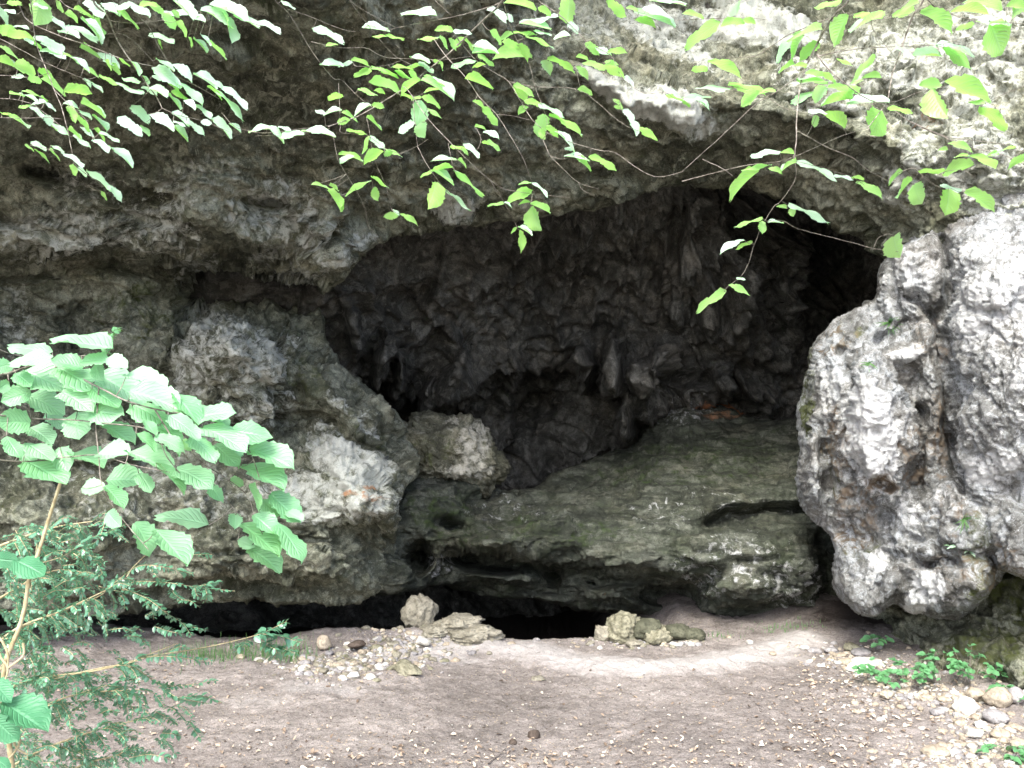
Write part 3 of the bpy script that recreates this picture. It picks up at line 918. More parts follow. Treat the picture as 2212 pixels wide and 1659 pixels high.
# ------------------------------------------------------------------ ground
def sstep(a, b, x):
    t = np.clip((x - a) / (b - a), 0, 1)
    return t * t * (3 - 2 * t)


def gz(X, Y, fine=True):
    """height of the ground"""
    X = np.asarray(X, dtype=np.float64); Y = np.asarray(Y, dtype=np.float64)
    sh = X.shape
    x, y = X.ravel(), Y.ravel()
    P = np.stack([x, y, np.zeros_like(x)], 1)
    z = 0.03 * fbm(P * 0.9, 3, seed=101) * sstep(0.2, 2.0, 7.5 - y)
    crest = 6.27 + 0.05 * np.sin(x * 2.1)
    inslot = sstep(crest, crest + 0.6, y) * (1 - sstep(0.55, 1.25, x))
    z -= 0.55 * inslot
    z += 0.12 * np.exp(-(((x + 0.50) / 0.28) ** 2 + ((y - 6.42) / 0.22) ** 2))
    z += 0.07 * np.exp(-(((x + 1.05) / 0.35) ** 2 + ((y - 6.3) / 0.2) ** 2))
    z += 0.13 * np.exp(-(((x - 2.15) / 0.45) ** 2 + ((y - 7.0) / 0.6) ** 2))
    z += 0.05 * sstep(1.6, 2.6, x - (y - 5.2) * 0.1) * sstep(3.5, 5.0, y)
    z += 0.10 * sstep(-1.8, -2.8, x)
    # worn clay rim in front of the gap
    d = seg_dist(x * 1000, y * 1000, [(a * 1000, b * 1000) for a, b in CLAY], closed=False) / 1000
    z += 0.035 * np.exp(-(d / 0.13) ** 2)
    if fine:
        z += 0.010 * fbm(P * 6, 4, 0.6, seed=103) + 0.005 * fbm(P * 30, 3, 0.6, seed=105) + 0.008 * facets(P * np.array([14, 14, 1.0]), 107)
    return z.reshape(sh)


def gp(u, v):
    p = ground_hit(u, v); return (p[0], p[1])


CLAY = [gp(*q) for q in [(880, 1412), (960, 1398), (1050, 1396), (1130, 1403), (1210, 1418), (1290, 1433), (1400, 1440), (1520, 1434), (1620, 1418), (1690, 1400), (1730, 1390)]]
gx = axis(-3.6, 3.6, 0.0135, -70, 70, 1.10)
gy = axis(3.3, 7.2, 0.0135, -70, 80, 1.10)
GX, GY = np.meshgrid(gx, gy)
GZ = gz(GX, GY)
clay = np.exp(-(seg_dist(GX, GY, CLAY, closed=False) / 0.20) ** 2.5) * 0.8
for (u, v, rx, ry, a) in [(700, 1490, 0.40, 0.16, .6), (560, 1520, 0.3, 0.14, .45), (960, 1420, .28, .12, .7), (1650, 1425, .35, .15, .7), (1500, 1450, .4, .10, .5)]:
    p = gp(u, v)
    clay = np.maximum(clay, a * np.exp(-((GX - p[0]) / rx) ** 2 - ((GY - p[1]) / ry) ** 2))
dark_soil = np.maximum(0.8 * sstep(6.28, 6.5, GY) * (1 - sstep(0.6, 1.1, GX)), 0.8 * np.exp(-(((GX - 2.3) / 0.7) ** 2 + ((GY - 6.6) / 0.45) ** 2)))  # soil colour turns darker behind the crest and at the right rear
n_ = GX.size
idx = np.arange(n_).reshape(GX.shape)
GF = np.stack([idx[:-1, :-1].ravel(), idx[:-1, 1:].ravel(), idx[1:, 1:].ravel(), idx[1:, :-1].ravel()], 1)
ground = mesh_obj('ground', np.stack([GX, GY, GZ], 2).reshape(-1, 3), GF, M['soil'], attrs=dict(clay=clay.ravel(), dark_soil=dark_soil.ravel()))
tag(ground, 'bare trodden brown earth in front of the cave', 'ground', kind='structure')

# unseen rock shell added above and behind the cliff to block sky light
tt = np.linspace(0.0, math.pi, 60); yy = np.concatenate([np.linspace(3.6, 20, 24), [22, 23.5, 24.2, 24.4]])
k_ = np.concatenate([np.ones(24), [0.9, 0.7, 0.4, 0.01]])
T2, Y2 = np.meshgrid(tt, yy); K2 = np.meshgrid(tt, k_)[1]
c_, s_ = np.cos(T2), np.sin(T2)
HX = 10.5 * np.sign(c_) * np.abs(c_) ** 0.45 * K2 + 1.0
HZ = 11.0 * np.abs(s_) ** 0.45 * K2 - 0.6
HP = np.stack([HX, Y2, HZ], 2).reshape(-1, 3)
HP += 0.35 * fbm(HP * 0.5, 3, seed=120)[:, None] * np.array([1, 0.3, 1])
ih = np.arange(T2.size).reshape(T2.shape)
HF = np.stack([ih[:-1, :-1].ravel(), ih[1:, :-1].ravel(), ih[1:, 1:].ravel(), ih[:-1, 1:].ravel()], 1)
M['light_shell'] = rock_mat('light_shell_rock', (0.03, 0.03, 0.02), (0.08, 0.08, 0.05), (0.18, 0.17, 0.13), attrs=False, mossy=0.7)
light_shell = mesh_obj('light_block_shell', HP, HF, M['light_shell'])
tag(light_shell, 'unseen rock shell added over the cave to keep sky light out', 'light_block_shell', kind='structure')

# ------------------------------------------------------------------ loose rocks
import bmesh


def ico(sub):
    bm = bmesh.new(); bmesh.ops.create_icosphere(bm, subdivisions=sub, radius=1.0)
    V = np.array([v.co[:] for v in bm.verts]); F = np.array([[v.index for v in f.verts] for f in bm.faces])
    bm.free(); return V, F
ICO = {k: ico(k) for k in (1, 2, 3, 4, 5)}


def rock_shape(sub, size, seed, rough=0.35, angular=0.5, rot=None):
    V, F = ICO[sub]
    r = np.random.default_rng(seed)
    P = V.copy()
    # chop with random planes for flat faces
    for _ in range(int(5 + angular * 12)):
        n = r.normal(size=3); n /= np.linalg.norm(n)
        d = r.uniform(0.55, 0.95)
        s = P @ n
        P = P - np.where(s > d, (s - d) * (0.85 * angular + 0.15), 0)[:, None] * n
    off = r.uniform(0, 50, 3)
    P = P * (1 + rough * 0.35 * fbm(P * 1.4 + off, 3, seed=seed % 50)[:, None])
    if sub >= 3:
        P = P * (1 + rough * 0.16 * ridged(P * 4 + off, 3, seed=seed % 50 + 1)[:, None])
    if sub >= 4:
        P = P * (1 + rough * 0.05 * fbm(P * 14 + off, 3, 0.6, seed=seed % 50 + 2)[:, None])
    P = P * np.array(size)
    if rot:
        R = np.array(Matrix.Rotation(math.radians(rot[2]), 3, 'Z') @ Matrix.Rotation(math.radians(rot[1]), 3, 'Y') @ Matrix.Rotation(math.radians(rot[0]), 3, 'X'))
        P = P @ R.T
    return P, F


def rock(name, pos, size, seed, label, cat, mat, group=None, sub=4, rough=0.35, angular=0.5, rot=None, parent=None):
    P, F = rock_shape(sub, size, seed, rough, angular, rot)
    o = mesh_obj(name, P, F, mat, smooth=True, attrs=None)
    o.location = pos
    if label: tag(o, label, cat, group)
    return o


def stone_mat(name, a, b, bump=0.4):
    t = NT(name); co = t.coords()
    f = t.noise(co, 9, 7, 0.7, 0.4)
    c = t.ramp(f, [(0.35, a), (0.65, b)])
    fi = t.noise(co, 60, 4, 0.7)
    c = t.mix(t.ramp(fi, [(0.35, 0.6), (0.5, 0.0)]), c, tuple(x * 0.4 for x in a))
    inf = t.n('ShaderNodeObjectInfo')
    nr = t.bump(t.math('ADD', f, t.math('MULTIPLY', fi, 0.4)), bump, 0.02)
    bs = t.bsdf(c, 0.9, nr, 0.2); t.l(bs.outputs[0], t.out.inputs[0]); return t.m
M['white_stone'] = stone_mat('white_limestone', (0.40, 0.385, 0.34), (0.68, 0.66, 0.60))
M['tan_stone'] = stone_mat('tan_stone', (0.26, 0.215, 0.16), (0.48, 0.42, 0.33))
M['grey_stone'] = stone_mat('grey_stone', (0.20, 0.19, 0.19), (0.40, 0.38, 0.37))
M['mossy_stone'] = stone_mat('greenish_stone', (0.13, 0.125, 0.08), (0.36, 0.34, 0.25), 0.9)
M['green_stone'] = stone_mat('dark_green_stone', (0.05, 0.053, 0.035), (0.145, 0.145, 0.10), 0.7)
M['tuff'] = stone_mat('tuff_stone', (0.17, 0.155, 0.115), (0.37, 0.345, 0.275), 0.8)
M['dark_stone'] = stone_mat('dark_stone', (0.06, 0.045, 0.035), (0.14, 0.11, 0.09), 0.7)

# big boulder lying on the ledge
def big_boulder():
    V, F = ico(6)
    P = V.copy(); r = np.random.default_rng(14)
    for n, d in [((0.75, -0.3, 0.62), 0.66), ((-0.35, -0.35, 0.88), 0.72), ((0.9, -0.4, -0.15), 0.80), ((0.25, -0.93, 0.25), 0.66), ((-0.4, -0.85, -0.2), 0.74), ((0.1, -0.6, -0.8), 0.66), ((0.5, -0.75, -0.45), 0.78), ((0, 0, -1.0), 0.72)]:
        n = np.array(n) / np.linalg.norm(n); s = P @ n
        P = P - np.where(s > d, (s - d) * 0.93, 0)[:, None] * n
    P = P * np.array([0.46, 0.40, 0.33])
    P = P @ np.array(Matrix.Rotation(math.radians(14), 3, 'Y')).T
    N = unit_rows(P)
    d = 0.025 * fbm(P * 5, 4, 0.55, seed=91) + 0.10 * facets(P * 5.5, 341) + 0.05 * facets(P * 13, 342) + 0.022 * facets(P * 30, 343) + 0.005 * fbm(P * 45, 3, 0.6, seed=95)
    P = P + N * d[:, None]
    c = at(968, 984, 7.55)
    sd = lambda x, z, rx, rz: 1 / (1 + np.exp(((P[:, 0] - x) ** 2 / rx ** 2 + (P[:, 2] - z) ** 2 / rz ** 2 - 1) / 0.2))
    pale = np.maximum(np.maximum(sd(0.20, 0.10, 0.14, 0.17), sd(0.16, -0.10, 0.2, 0.07)), 0.7 * sd(0.05, 0.24, 0.1, 0.06)) * 0.72
    o = mesh_obj('boulder', P, F, M['boulder'], attrs=dict(pale=pale, moss=0.45 * sd(-0.1, 0.05, 0.2, 0.15), rust=np.zeros(len(P))))
    o.location = c
    return o


def unit_rows(A): return A / (np.linalg.norm(A, axis=1, keepdims=True) + 1e-9)


tag(big_boulder(), 'rough tan and green boulder lying at the left end of the ledge', 'boulder')
# ------------------------------------------------------------------ leaves and twigs
def leaf_mat(name, top, under, trans, rough=0.42, spec=0.5, tr=0.5, veins=True, vary=0.25, hi=None):
    t = NT(name)
    lu = t.attr('lu'); lv = t.attr('lv'); rn = t.attr('rn')
    au = t.math('ABSOLUTE', lu)
    ph = t.math('SUBTRACT', t.math('MULTIPLY', lv, 56.0), t.math('MULTIPLY', au, 20.0))
    sn = t.math('SINE', ph)
    ribs = t.math('POWER', t.math('ADD', t.math('MULTIPLY', sn, 0.5), 0.5), 6.0)
    mid = t.math('SUBTRACT', 1.0, t.math('MULTIPLY', au, 9.0), True)
    vein = t.math('MAXIMUM', ribs, mid)
    geo = t.n('ShaderNodeNewGeometry')
    co = t.coords()
    ns = t.noise(co, 30, 4, 0.6)
    var = t.math('ADD', t.math('MULTIPLY', rn, vary), t.math('MULTIPLY', ns, 0.25))
    hi = hi or tuple(min(1, x * 1.5) for x in top)
    ct = t.mix(var, top, hi)
    c = t.mix(geo.outputs['Backfacing'], ct, under)
    if veins:
        c = t.mix(t.math('MULTIPLY', vein, 0.35), c, tuple(min(1, x * 1.9 + 0.03) for x in top))
        nr = t.bump(t.math('SUBTRACT', 1.0, vein), 0.5, 0.0035)
    else: nr = None
    b = t.bsdf(c, rough, nr, spec)
    tl = t.n('ShaderNodeBsdfTranslucent')
    tc = t.mix(rn, trans, tuple(x * f for x, f in zip(trans, (1.25, 1.0, 3.6))))
    if veins: tc = t.mix(t.math('MULTIPLY', vein, 0.35), tc, tuple(x * 0.5 for x in trans))
    t.l(tc, tl.inputs[0])
    mx = t.n('ShaderNodeMixShader'); mx.inputs[0].default_value = tr
    t.l(b.outputs[0], mx.inputs[1]); t.l(tl.outputs[0], mx.inputs[2]); t.l(mx.outputs[0], t.out.inputs[0])
    return t.m


M['hazel'] = leaf_mat('hazel_leaf', (0.30, 0.56, 0.30), (0.42, 0.72, 0.17), (0.50, 1.0, 0.18), tr=0.45, rough=0.34, spec=1.0, vary=0.8, hi=(0.72, 0.88, 0.78))  # whitish sky sheen and backlit yellow undersides are put into these colours
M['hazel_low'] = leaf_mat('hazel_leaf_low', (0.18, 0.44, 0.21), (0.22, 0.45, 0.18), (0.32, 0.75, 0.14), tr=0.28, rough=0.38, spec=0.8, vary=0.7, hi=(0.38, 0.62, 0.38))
M['hazel_dark'] = leaf_mat('hazel_leaf_dark', (0.06, 0.21, 0.10), (0.10, 0.26, 0.12), (0.15, 0.45, 0.10), tr=0.2, rough=0.45, spec=0.5)  # darker green for the sapling leaves at the left edge
M['box'] = leaf_mat('box_leaf', (0.09, 0.215, 0.125), (0.14, 0.30, 0.18), (0.12, 0.36, 0.08), rough=0.24, spec=1.0, tr=0.2, veins=False, vary=0.9)
M['herb'] = leaf_mat('herb_leaf', (0.10, 0.26, 0.11), (0.14, 0.30, 0.14), (0.25, 0.55, 0.10), rough=0.5, spec=0.4, tr=0.3, veins=False)
M['grass'] = leaf_mat('grass_blade', (0.07, 0.18, 0.05), (0.09, 0.2, 0.06), (0.2, 0.45, 0.08), rough=0.5, spec=0.3, tr=0.3, veins=False)


def bark_mat(name, a, b):
    t = NT(name); co = t.coords(); n = t.noise(co, 60, 4, 0.6)
    c = t.ramp(n, [(0.35, a), (0.65, b)])
    bs = t.bsdf(c, 0.75, t.bump(n, 0.4, 0.003), 0.3); t.l(bs.outputs[0], t.out.inputs[0]); return t.m
M['bark'] = bark_mat('twig_bark', (0.07, 0.055, 0.045), (0.34, 0.30, 0.26))
M['pale_bark'] = bark_mat('pale_stem_bark', (0.30, 0.24, 0.13), (0.52, 0.45, 0.28))


def unit(v): return v / (np.linalg.norm(v) + 1e-12)


# outline half widths of a hazel leaf along its length
NS = 14
_ls = np.linspace(0, 1, NS)
_hw = np.sin(np.pi * np.clip(_ls, 0, 1) ** 0.86) ** 0.50
_hw[0] = 0.10; _hw[-1] = 0.0; _hw[-2] *= 0.72
_hw *= 0.5


class Leaves:
    def __init__(s): s.V, s.F, s.A, s.n = [], [], [], 0
    def leaf(s, p0, a, n, L, W, curl=0.15, fold=0.12, r=None, ns=NS, hw=None, wave=0.03, side=0.0, rn=None):
        """p0 base, a axis, n upper normal, L length, W full width"""
        r = r or random
        hw_ = _hw if hw is None else hw
        b = np.cross(n, a)
        ls = np.linspace(0, 1, ns)
        cols = np.array([-1, -0.55, 0, 0.55, 1.0])
        rnv = r.random() if rn is None else rn
        ph = r.uniform(0, 6)
        ser = np.where(np.arange(ns) % 2 == 0, 1.0, 0.85) * (1 + 0.06 * np.sin(np.arange(ns) * 1.9 + ph)); ser[0] = 1
        if ns < 8: ser[:] = 1
        U, Lm = np.meshgrid(cols, ls)
        w = (hw_ * ser)[:, None] * W
        edge = np.abs(U) == 1
        w2 = np.where(edge, w, hw_[:, None] * W)
        fw = np.where(edge, (1 - ser[:, None]) * 0.18 * L, 0)   # teeth lean forward
        x = U * w2 + side * L * Lm * (1 - Lm)
        y = Lm * L + fw + np.abs(U) * 0.04 * L * (Lm - 0.3)
        z = -curl * L * Lm ** 2 + fold * W * np.abs(U) * hw_[:, None] * 2 + wave * L * np.sin(ph + Lm * 9 + U * 2.0) * np.abs(U)
        P = p0 + x[..., None] * b + y[..., None] * a + z[..., None] * n
        i = np.arange(ns * 5).reshape(ns, 5) + s.n
        s.F.append(np.stack([i[1:, :-1].ravel(), i[1:, 1:].ravel(), i[:-1, 1:].ravel(), i[:-1, :-1].ravel()], 1))
        s.V.append(P.reshape(-1, 3)); s.n += ns * 5
        s.A.append(np.stack([U.ravel(), Lm.ravel(), np.full(U.size, rnv)], 1))
    def build(s, name, mat, parent, kind=None):
        A = np.concatenate(s.A)
        o = mesh_obj(name, np.concatenate(s.V), np.concatenate(s.F), mat, parent=parent, attrs=dict(lu=A[:, 0], lv=A[:, 1], rn=A[:, 2]))
        return o


class Tubes:
    def __init__(s): s.V, s.F, s.n = [], [], 0
    def tube(s, P, r0, r1, k=6):
        P = np.asarray(P, float); m = len(P)
        if m < 2: return
        T = np.gradient(P, axis=0); T /= np.linalg.norm(T, axis=1, keepdims=True) + 1e-9
        up = np.array([0.3, 0.2, 1.0])
        X = np.cross(T, up); X /= np.linalg.norm(X, axis=1, keepdims=True) + 1e-9
        Y = np.cross(T, X)
        th = np.linspace(0, 2 * math.pi, k, endpoint=False)
        R = np.linspace(r0, r1, m)
        R = R * (1 + 0.12 * np.sin(np.arange(m) * 2.3))
        C = P[:, None] + R[:, None, None] * (np.cos(th)[None, :, None] * X[:, None] + np.sin(th)[None, :, None] * Y[:, None])
        i = np.arange(m * k).reshape(m, k) + s.n
        j = np.roll(i, -1, axis=1)
        s.F.append(np.stack([i[:-1].ravel(), i[1:].ravel(), j[1:].ravel(), j[:-1].ravel()], 1))
        s.V.append(C.reshape(-1, 3)); s.n += m * k
    def build(s, name, mat, parent):
        return mesh_obj(name, np.concatenate(s.V), np.concatenate(s.F), mat, parent=parent)


def catmull(P, sub=6):
    P = np.asarray(P, float)
    Q = np.vstack([2 * P[0] - P[1], P, 2 * P[-1] - P[-2]])
    out = []
    for i in range(1, len(Q) - 2):
        for t in np.linspace(0, 1, sub, endpoint=False):
            a, b, c, d = Q[i - 1], Q[i], Q[i + 1], Q[i + 2]
            out.append(0.5 * (2 * b + (c - a) * t + (2 * a - 5 * b + 4 * c - d) * t * t + (3 * b - 3 * c + d - a) * t ** 3))
    out.append(P[-1])
    return np.array(out)


KS = 0.3338
R1, R2, R3, R4, R5, R6 = (0, 0), (738.4, 0), (1473.6, 0), (0, 553), (0, 1106), (1473.6, 1106)


def pl(o, pts):
    return [(o[0] + x * KS, o[1] + y * KS) for x, y in pts]


#  branch id -> list of (origin, points, thickness in mm, bark tone)
TW = {
 'A': [(R1, [(560, -260), (600, 0), (690, 100), (760, 260), (850, 400), (940, 530), (1020, 640), (1050, 700)], 5),
       (R1, [(60, -200), (130, 40), (190, 140), (380, 230), (560, 290), (760, 370), (900, 410), (1020, 440), (1260, 550), (1420, 640)], 3),
       (R1, [(780, -120), (870, 70), (960, 170), (1020, 290), (1100, 420), (1150, 540)], 2.4), (R1, [(680, 220), (800, 225), (900, 300), (1000, 410)], 1.6),
       (R1, [(700, -60), (765, 90), (765, 215)], 1.4), (R1, [(1100, -200), (1150, 0), (1300, 80), (1500, 110), (1700, 170)], 3),
       (R1, [(1050, 700), (1150, 745), (1300, 780), (1480, 850)], 1.6), (R1, [(300, -100), (420, 30), (560, 90), (700, 130), (880, 150), (1050, 130)], 2)],
 'B': [(R1, [(180, -260), (200, 0), (220, 200), (250, 330), (300, 450), (350, 580), (400, 700), (440, 850), (470, 1000), (500, 1080), (640, 1180), (710, 1230)], 2.6),
       (R1, [(-140, 190), (0, 250), (150, 330), (280, 400), (420, 460), (540, 510)], 2.2), (R1, [(350, 580), (450, 680), (560, 780), (600, 890), (740, 980)], 1.6),
       (R1, [(-100, 640), (60, 640), (200, 670), (300, 740), (430, 850)], 1.5), (R1, [(-80, 760), (140, 765), (280, 760), (400, 770)], 1.2), (R1, [(-200, 480), (60, 490), (200, 500), (330, 470)], 1.5), (R1, [(200, 940), (310, 965), (470, 1010)], 1.2), (R1, [(545, 1190), (620, 1230), (660, 1240)], 1.2)],
 'C': [(R2, [(1150, -260), (1040, 0), (950, 100), (830, 210), (700, 340), (560, 450), (420, 560), (280, 650), (130, 740), (0, 790), (-90, 820)], 5.5),
       (R2, [(1200, -120), (1040, 10), (900, 60), (720, 110), (500, 150), (290, 195)], 3), (R2, [(-200, 270), (0, 310), (150, 310), (280, 370), (440, 380), (560, 385), (680, 385), (840, 365)], 2),
       (R2, [(0, -80), (60, 10), (180, 90), (350, 180)], 2), (R2, [(20, -60), (60, 20), (200, 200), (330, 350), (450, 420)], 1.8),
       (R2, [(540, -80), (600, 0), (710, 100)], 1.8), (R2, [(350, 285), (410, 365)], 1), (R2, [(100, 430), (250, 430), (380, 395)], 1.2)],
 'D': [(R2, [(-440, -120), (-430, 0), (-350, 80), (-290, 170), (-180, 350), (-60, 500), (0, 520), (100, 620), (190, 690)], 2.5), (R2, [(-350, 60), (-200, 110), (0, 190), (90, 205)], 1.6),
       (R2, [(-590, 850), (-480, 862), (-200, 825), (-60, 810), (0, 790)], 1.8), (R2, [(-560, 880), (-400, 875), (-200, 850), (-80, 830)], 1.2), (R2, [(-470, 890), (-410, 990)], 1), (R2, [(-780, 730), (-690, 820), (-590, 850)], 1.2),
       (R2, [(-20, 540), (-10, 800), (0, 860), (150, 870), (280, 960), (380, 995)], 1.4), (R2, [(160, 760), (180, 860), (200, 1000)], 1.2), (R2, [(380, 995), (480, 950), (560, 900)], 1.2), (R2, [(230, 1080), (290, 1220), (320, 1350)], 1.3), (R2, [(200, 1000), (230, 1080)], 1.3),
       (R2, [(-30, 1020), (0, 1080), (80, 1210), (150, 1350), (170, 1460), (230, 1530)], 1.3), (R2, [(-60, 860), (-30, 1020)], 1.3), (R2, [(80, 1210), (190, 1170), (200, 1240)], 1.0)],
 'E': [(R2, [(600, 260), (680, 370), (800, 500), (900, 640), (1000, 740), (1090, 880), (1170, 1020), (1225, 1170), (1240, 1240)], 2.4),
       (R2, [(400, 560), (440, 600), (560, 770), (700, 920), (850, 1070), (980, 1180), (1100, 1235), (1480, 1280)], 2.4), (R2, [(960, 1170), (1050, 1310), (1130, 1460)], 1.7),
       (R2, [(490, 950), (560, 1080), (640, 1190), (700, 1260)], 1.5), (R2, [(460, 640), (490, 950)], 1.5), (R2, [(690, 930), (720, 1080), (740, 1110)], 1.2), (R2, [(1000, 740), (1100, 750), (1220, 775)], 1.4), (R2, [(870, 830), (900, 900), (870, 970), (780, 1000)], 1.0)],
 'F': [(R2, [(700, 180), (780, 290), (880, 400), (990, 470), (1080, 530), (1160, 660), (1230, 770), (1330, 860), (1450, 910), (1650, 970), (1770, 990), (1930, 1100), (2050, 1145), (2212, 1110)], 2.6),
       (R2, [(1080, 530), (1250, 560), (1510, 575), (1650, 660), (1750, 750), (1850, 820), (1930, 850)], 1.8), (R2, [(1300, 900), (1350, 1010), (1420, 1080), (1530, 1180), (1660, 1225)], 1.8), (R2, [(1330, 860), (1300, 900)], 1.8),
       (R2, [(1530, 1180), (1560, 1230), (1635, 1265)], 1.3), (R2, [(1020, -100), (1080, 140), (1150, 290), (1210, 400), (1250, 560), (1310, 720), (1330, 800)], 2.2), (R2, [(1350, 1010), (1430, 1030), (1500, 1000)], 1.2)],
 'G': [(R2, [(1200, -120), (1270, 0), (1400, 90), (1500, 180), (1600, 280), (1740, 360), (1800, 480), (1880, 560), (1960, 600), (2100, 600)], 2.6), (R2, [(1700, -150), (1720, 0), (1860, 60), (2020, 110)], 2.2),
       (R2, [(1270, 380), (1210, 400)], 1.2), (R2, [(1740, 360), (1740, 400), (1700, 420)], 1.2), (R2, [(1880, 560), (1800, 660), (1830, 740)], 1.2), (R2, [(1240, -100), (1300, 60)], 1.5)],
 'H': [(R3, [(1180, -260), (1080, 0), (1000, 80), (930, 180), (870, 290), (820, 390), (780, 480), (750, 650), (740, 800), (740, 900), (725, 1030)], 6),
       (R3, [(780, 460), (700, 530), (600, 600), (480, 670), (330, 810), (200, 930), (0, 1110)], 2.4), (R3, [(950, 120), (700, 220), (500, 350), (400, 370), (240, 365)], 2.4), (R3, [(-30, 130), (200, 120), (420, 115), (560, 130)], 1.6), (R3, [(240, 365), (170, 400)], 1.2),
       (R3, [(850, -150), (960, -10), (1040, 40)], 2), (R3, [(1180, 140), (1300, 120), (1480, 90)], 1.6), (R3, [(600, 600), (430, 580), (330, 560)], 1.4), (R3, [(570, 640), (660, 700), (735, 710)], 1.3), (R3, [(820, 240), (760, 220)], 1.0)],
 'I': [(R3, [(1640, -260), (1560, 0), (1500, 90), (1450, 220), (1400, 370), (1360, 480), (1330, 640), (1290, 710), (1200, 830)], 5),
       (R3, [(870, 350), (940, 440), (1040, 530), (1180, 630), (1350, 700), (1480, 790), (1680, 880), (1850, 950), (2000, 980), (2150, 1030), (2290, 1080)], 2.8),
       (R3, [(870, 365), (1100, 320), (1400, 300), (1650, 290), (1850, 240), (2000, 210), (2100, 205)], 2.2), (R3, [(1550, -60), (1600, 10), (1700, 75), (1900, 130), (2230, 155)], 3), (R3, [(1990, 130), (2000, 220), (2030, 340)], 1.4),
       (R3, [(1700, 560), (1550, 590), (1400, 650), (1340, 660)], 1.6), (R3, [(1480, 790), (1700, 880), (1900, 910), (2080, 935), (2230, 990)], 1.8), (R3, [(2350, 500), (2200, 560), (2060, 620), (1940, 680)], 1.3), (R3, [(1220, 60), (1230, 180), (1290, 260), (1400, 400), (1430, 420)], 1.6)],
 'J': [(R3, [(0, 1175), (200, 1120), (420, 1070), (650, 1040), (850, 960), (1030, 880), (1200, 830)], 2.2), (R3, [(740, 850), (780, 865), (950, 960), (1100, 1020), (1200, 1100), (1330, 1170)], 3), (R3, [(130, 1030), (260, 1090), (330, 1140)], 1.8),
       (R3, [(1330, 1170), (1420, 1110), (1500, 1090), (1620, 1120), (1800, 1100), (1900, 1150)], 1.8), (R3, [(650, 1045), (740, 1045), (990, 1110), (1110, 1150), (1180, 1200)], 1.3), (R3, [(1420, 780), (1415, 900), (1430, 1050)], 1.2), (R3, [(1500, 1090), (1640, 1200), (1740, 1220)], 1.2)],
 'K': [(R3, [(720, 1000), (735, 1150), (640, 1300), (600, 1330), (540, 1420), (500, 1500), (450, 1560), (390, 1660), (340, 1760), (300, 1830)], 1.8), (R3, [(540, 1430), (650, 1430), (750, 1480), (900, 1520), (1100, 1570), (1250, 1610), (1400, 1630)], 2.2), (R3, [(640, 1300), (700, 1335)], 1.0), (R3, [(1240, 1600), (1270, 1540), (1330, 1515), (1380, 1530)], 1.6)],
}
YB = dict(A=2.75, B=2.6, C=3.0, D=2.95, E=2.95, F=2.95, G=3.0, H=2.7, I=2.6, J=2.9, K=2.95)

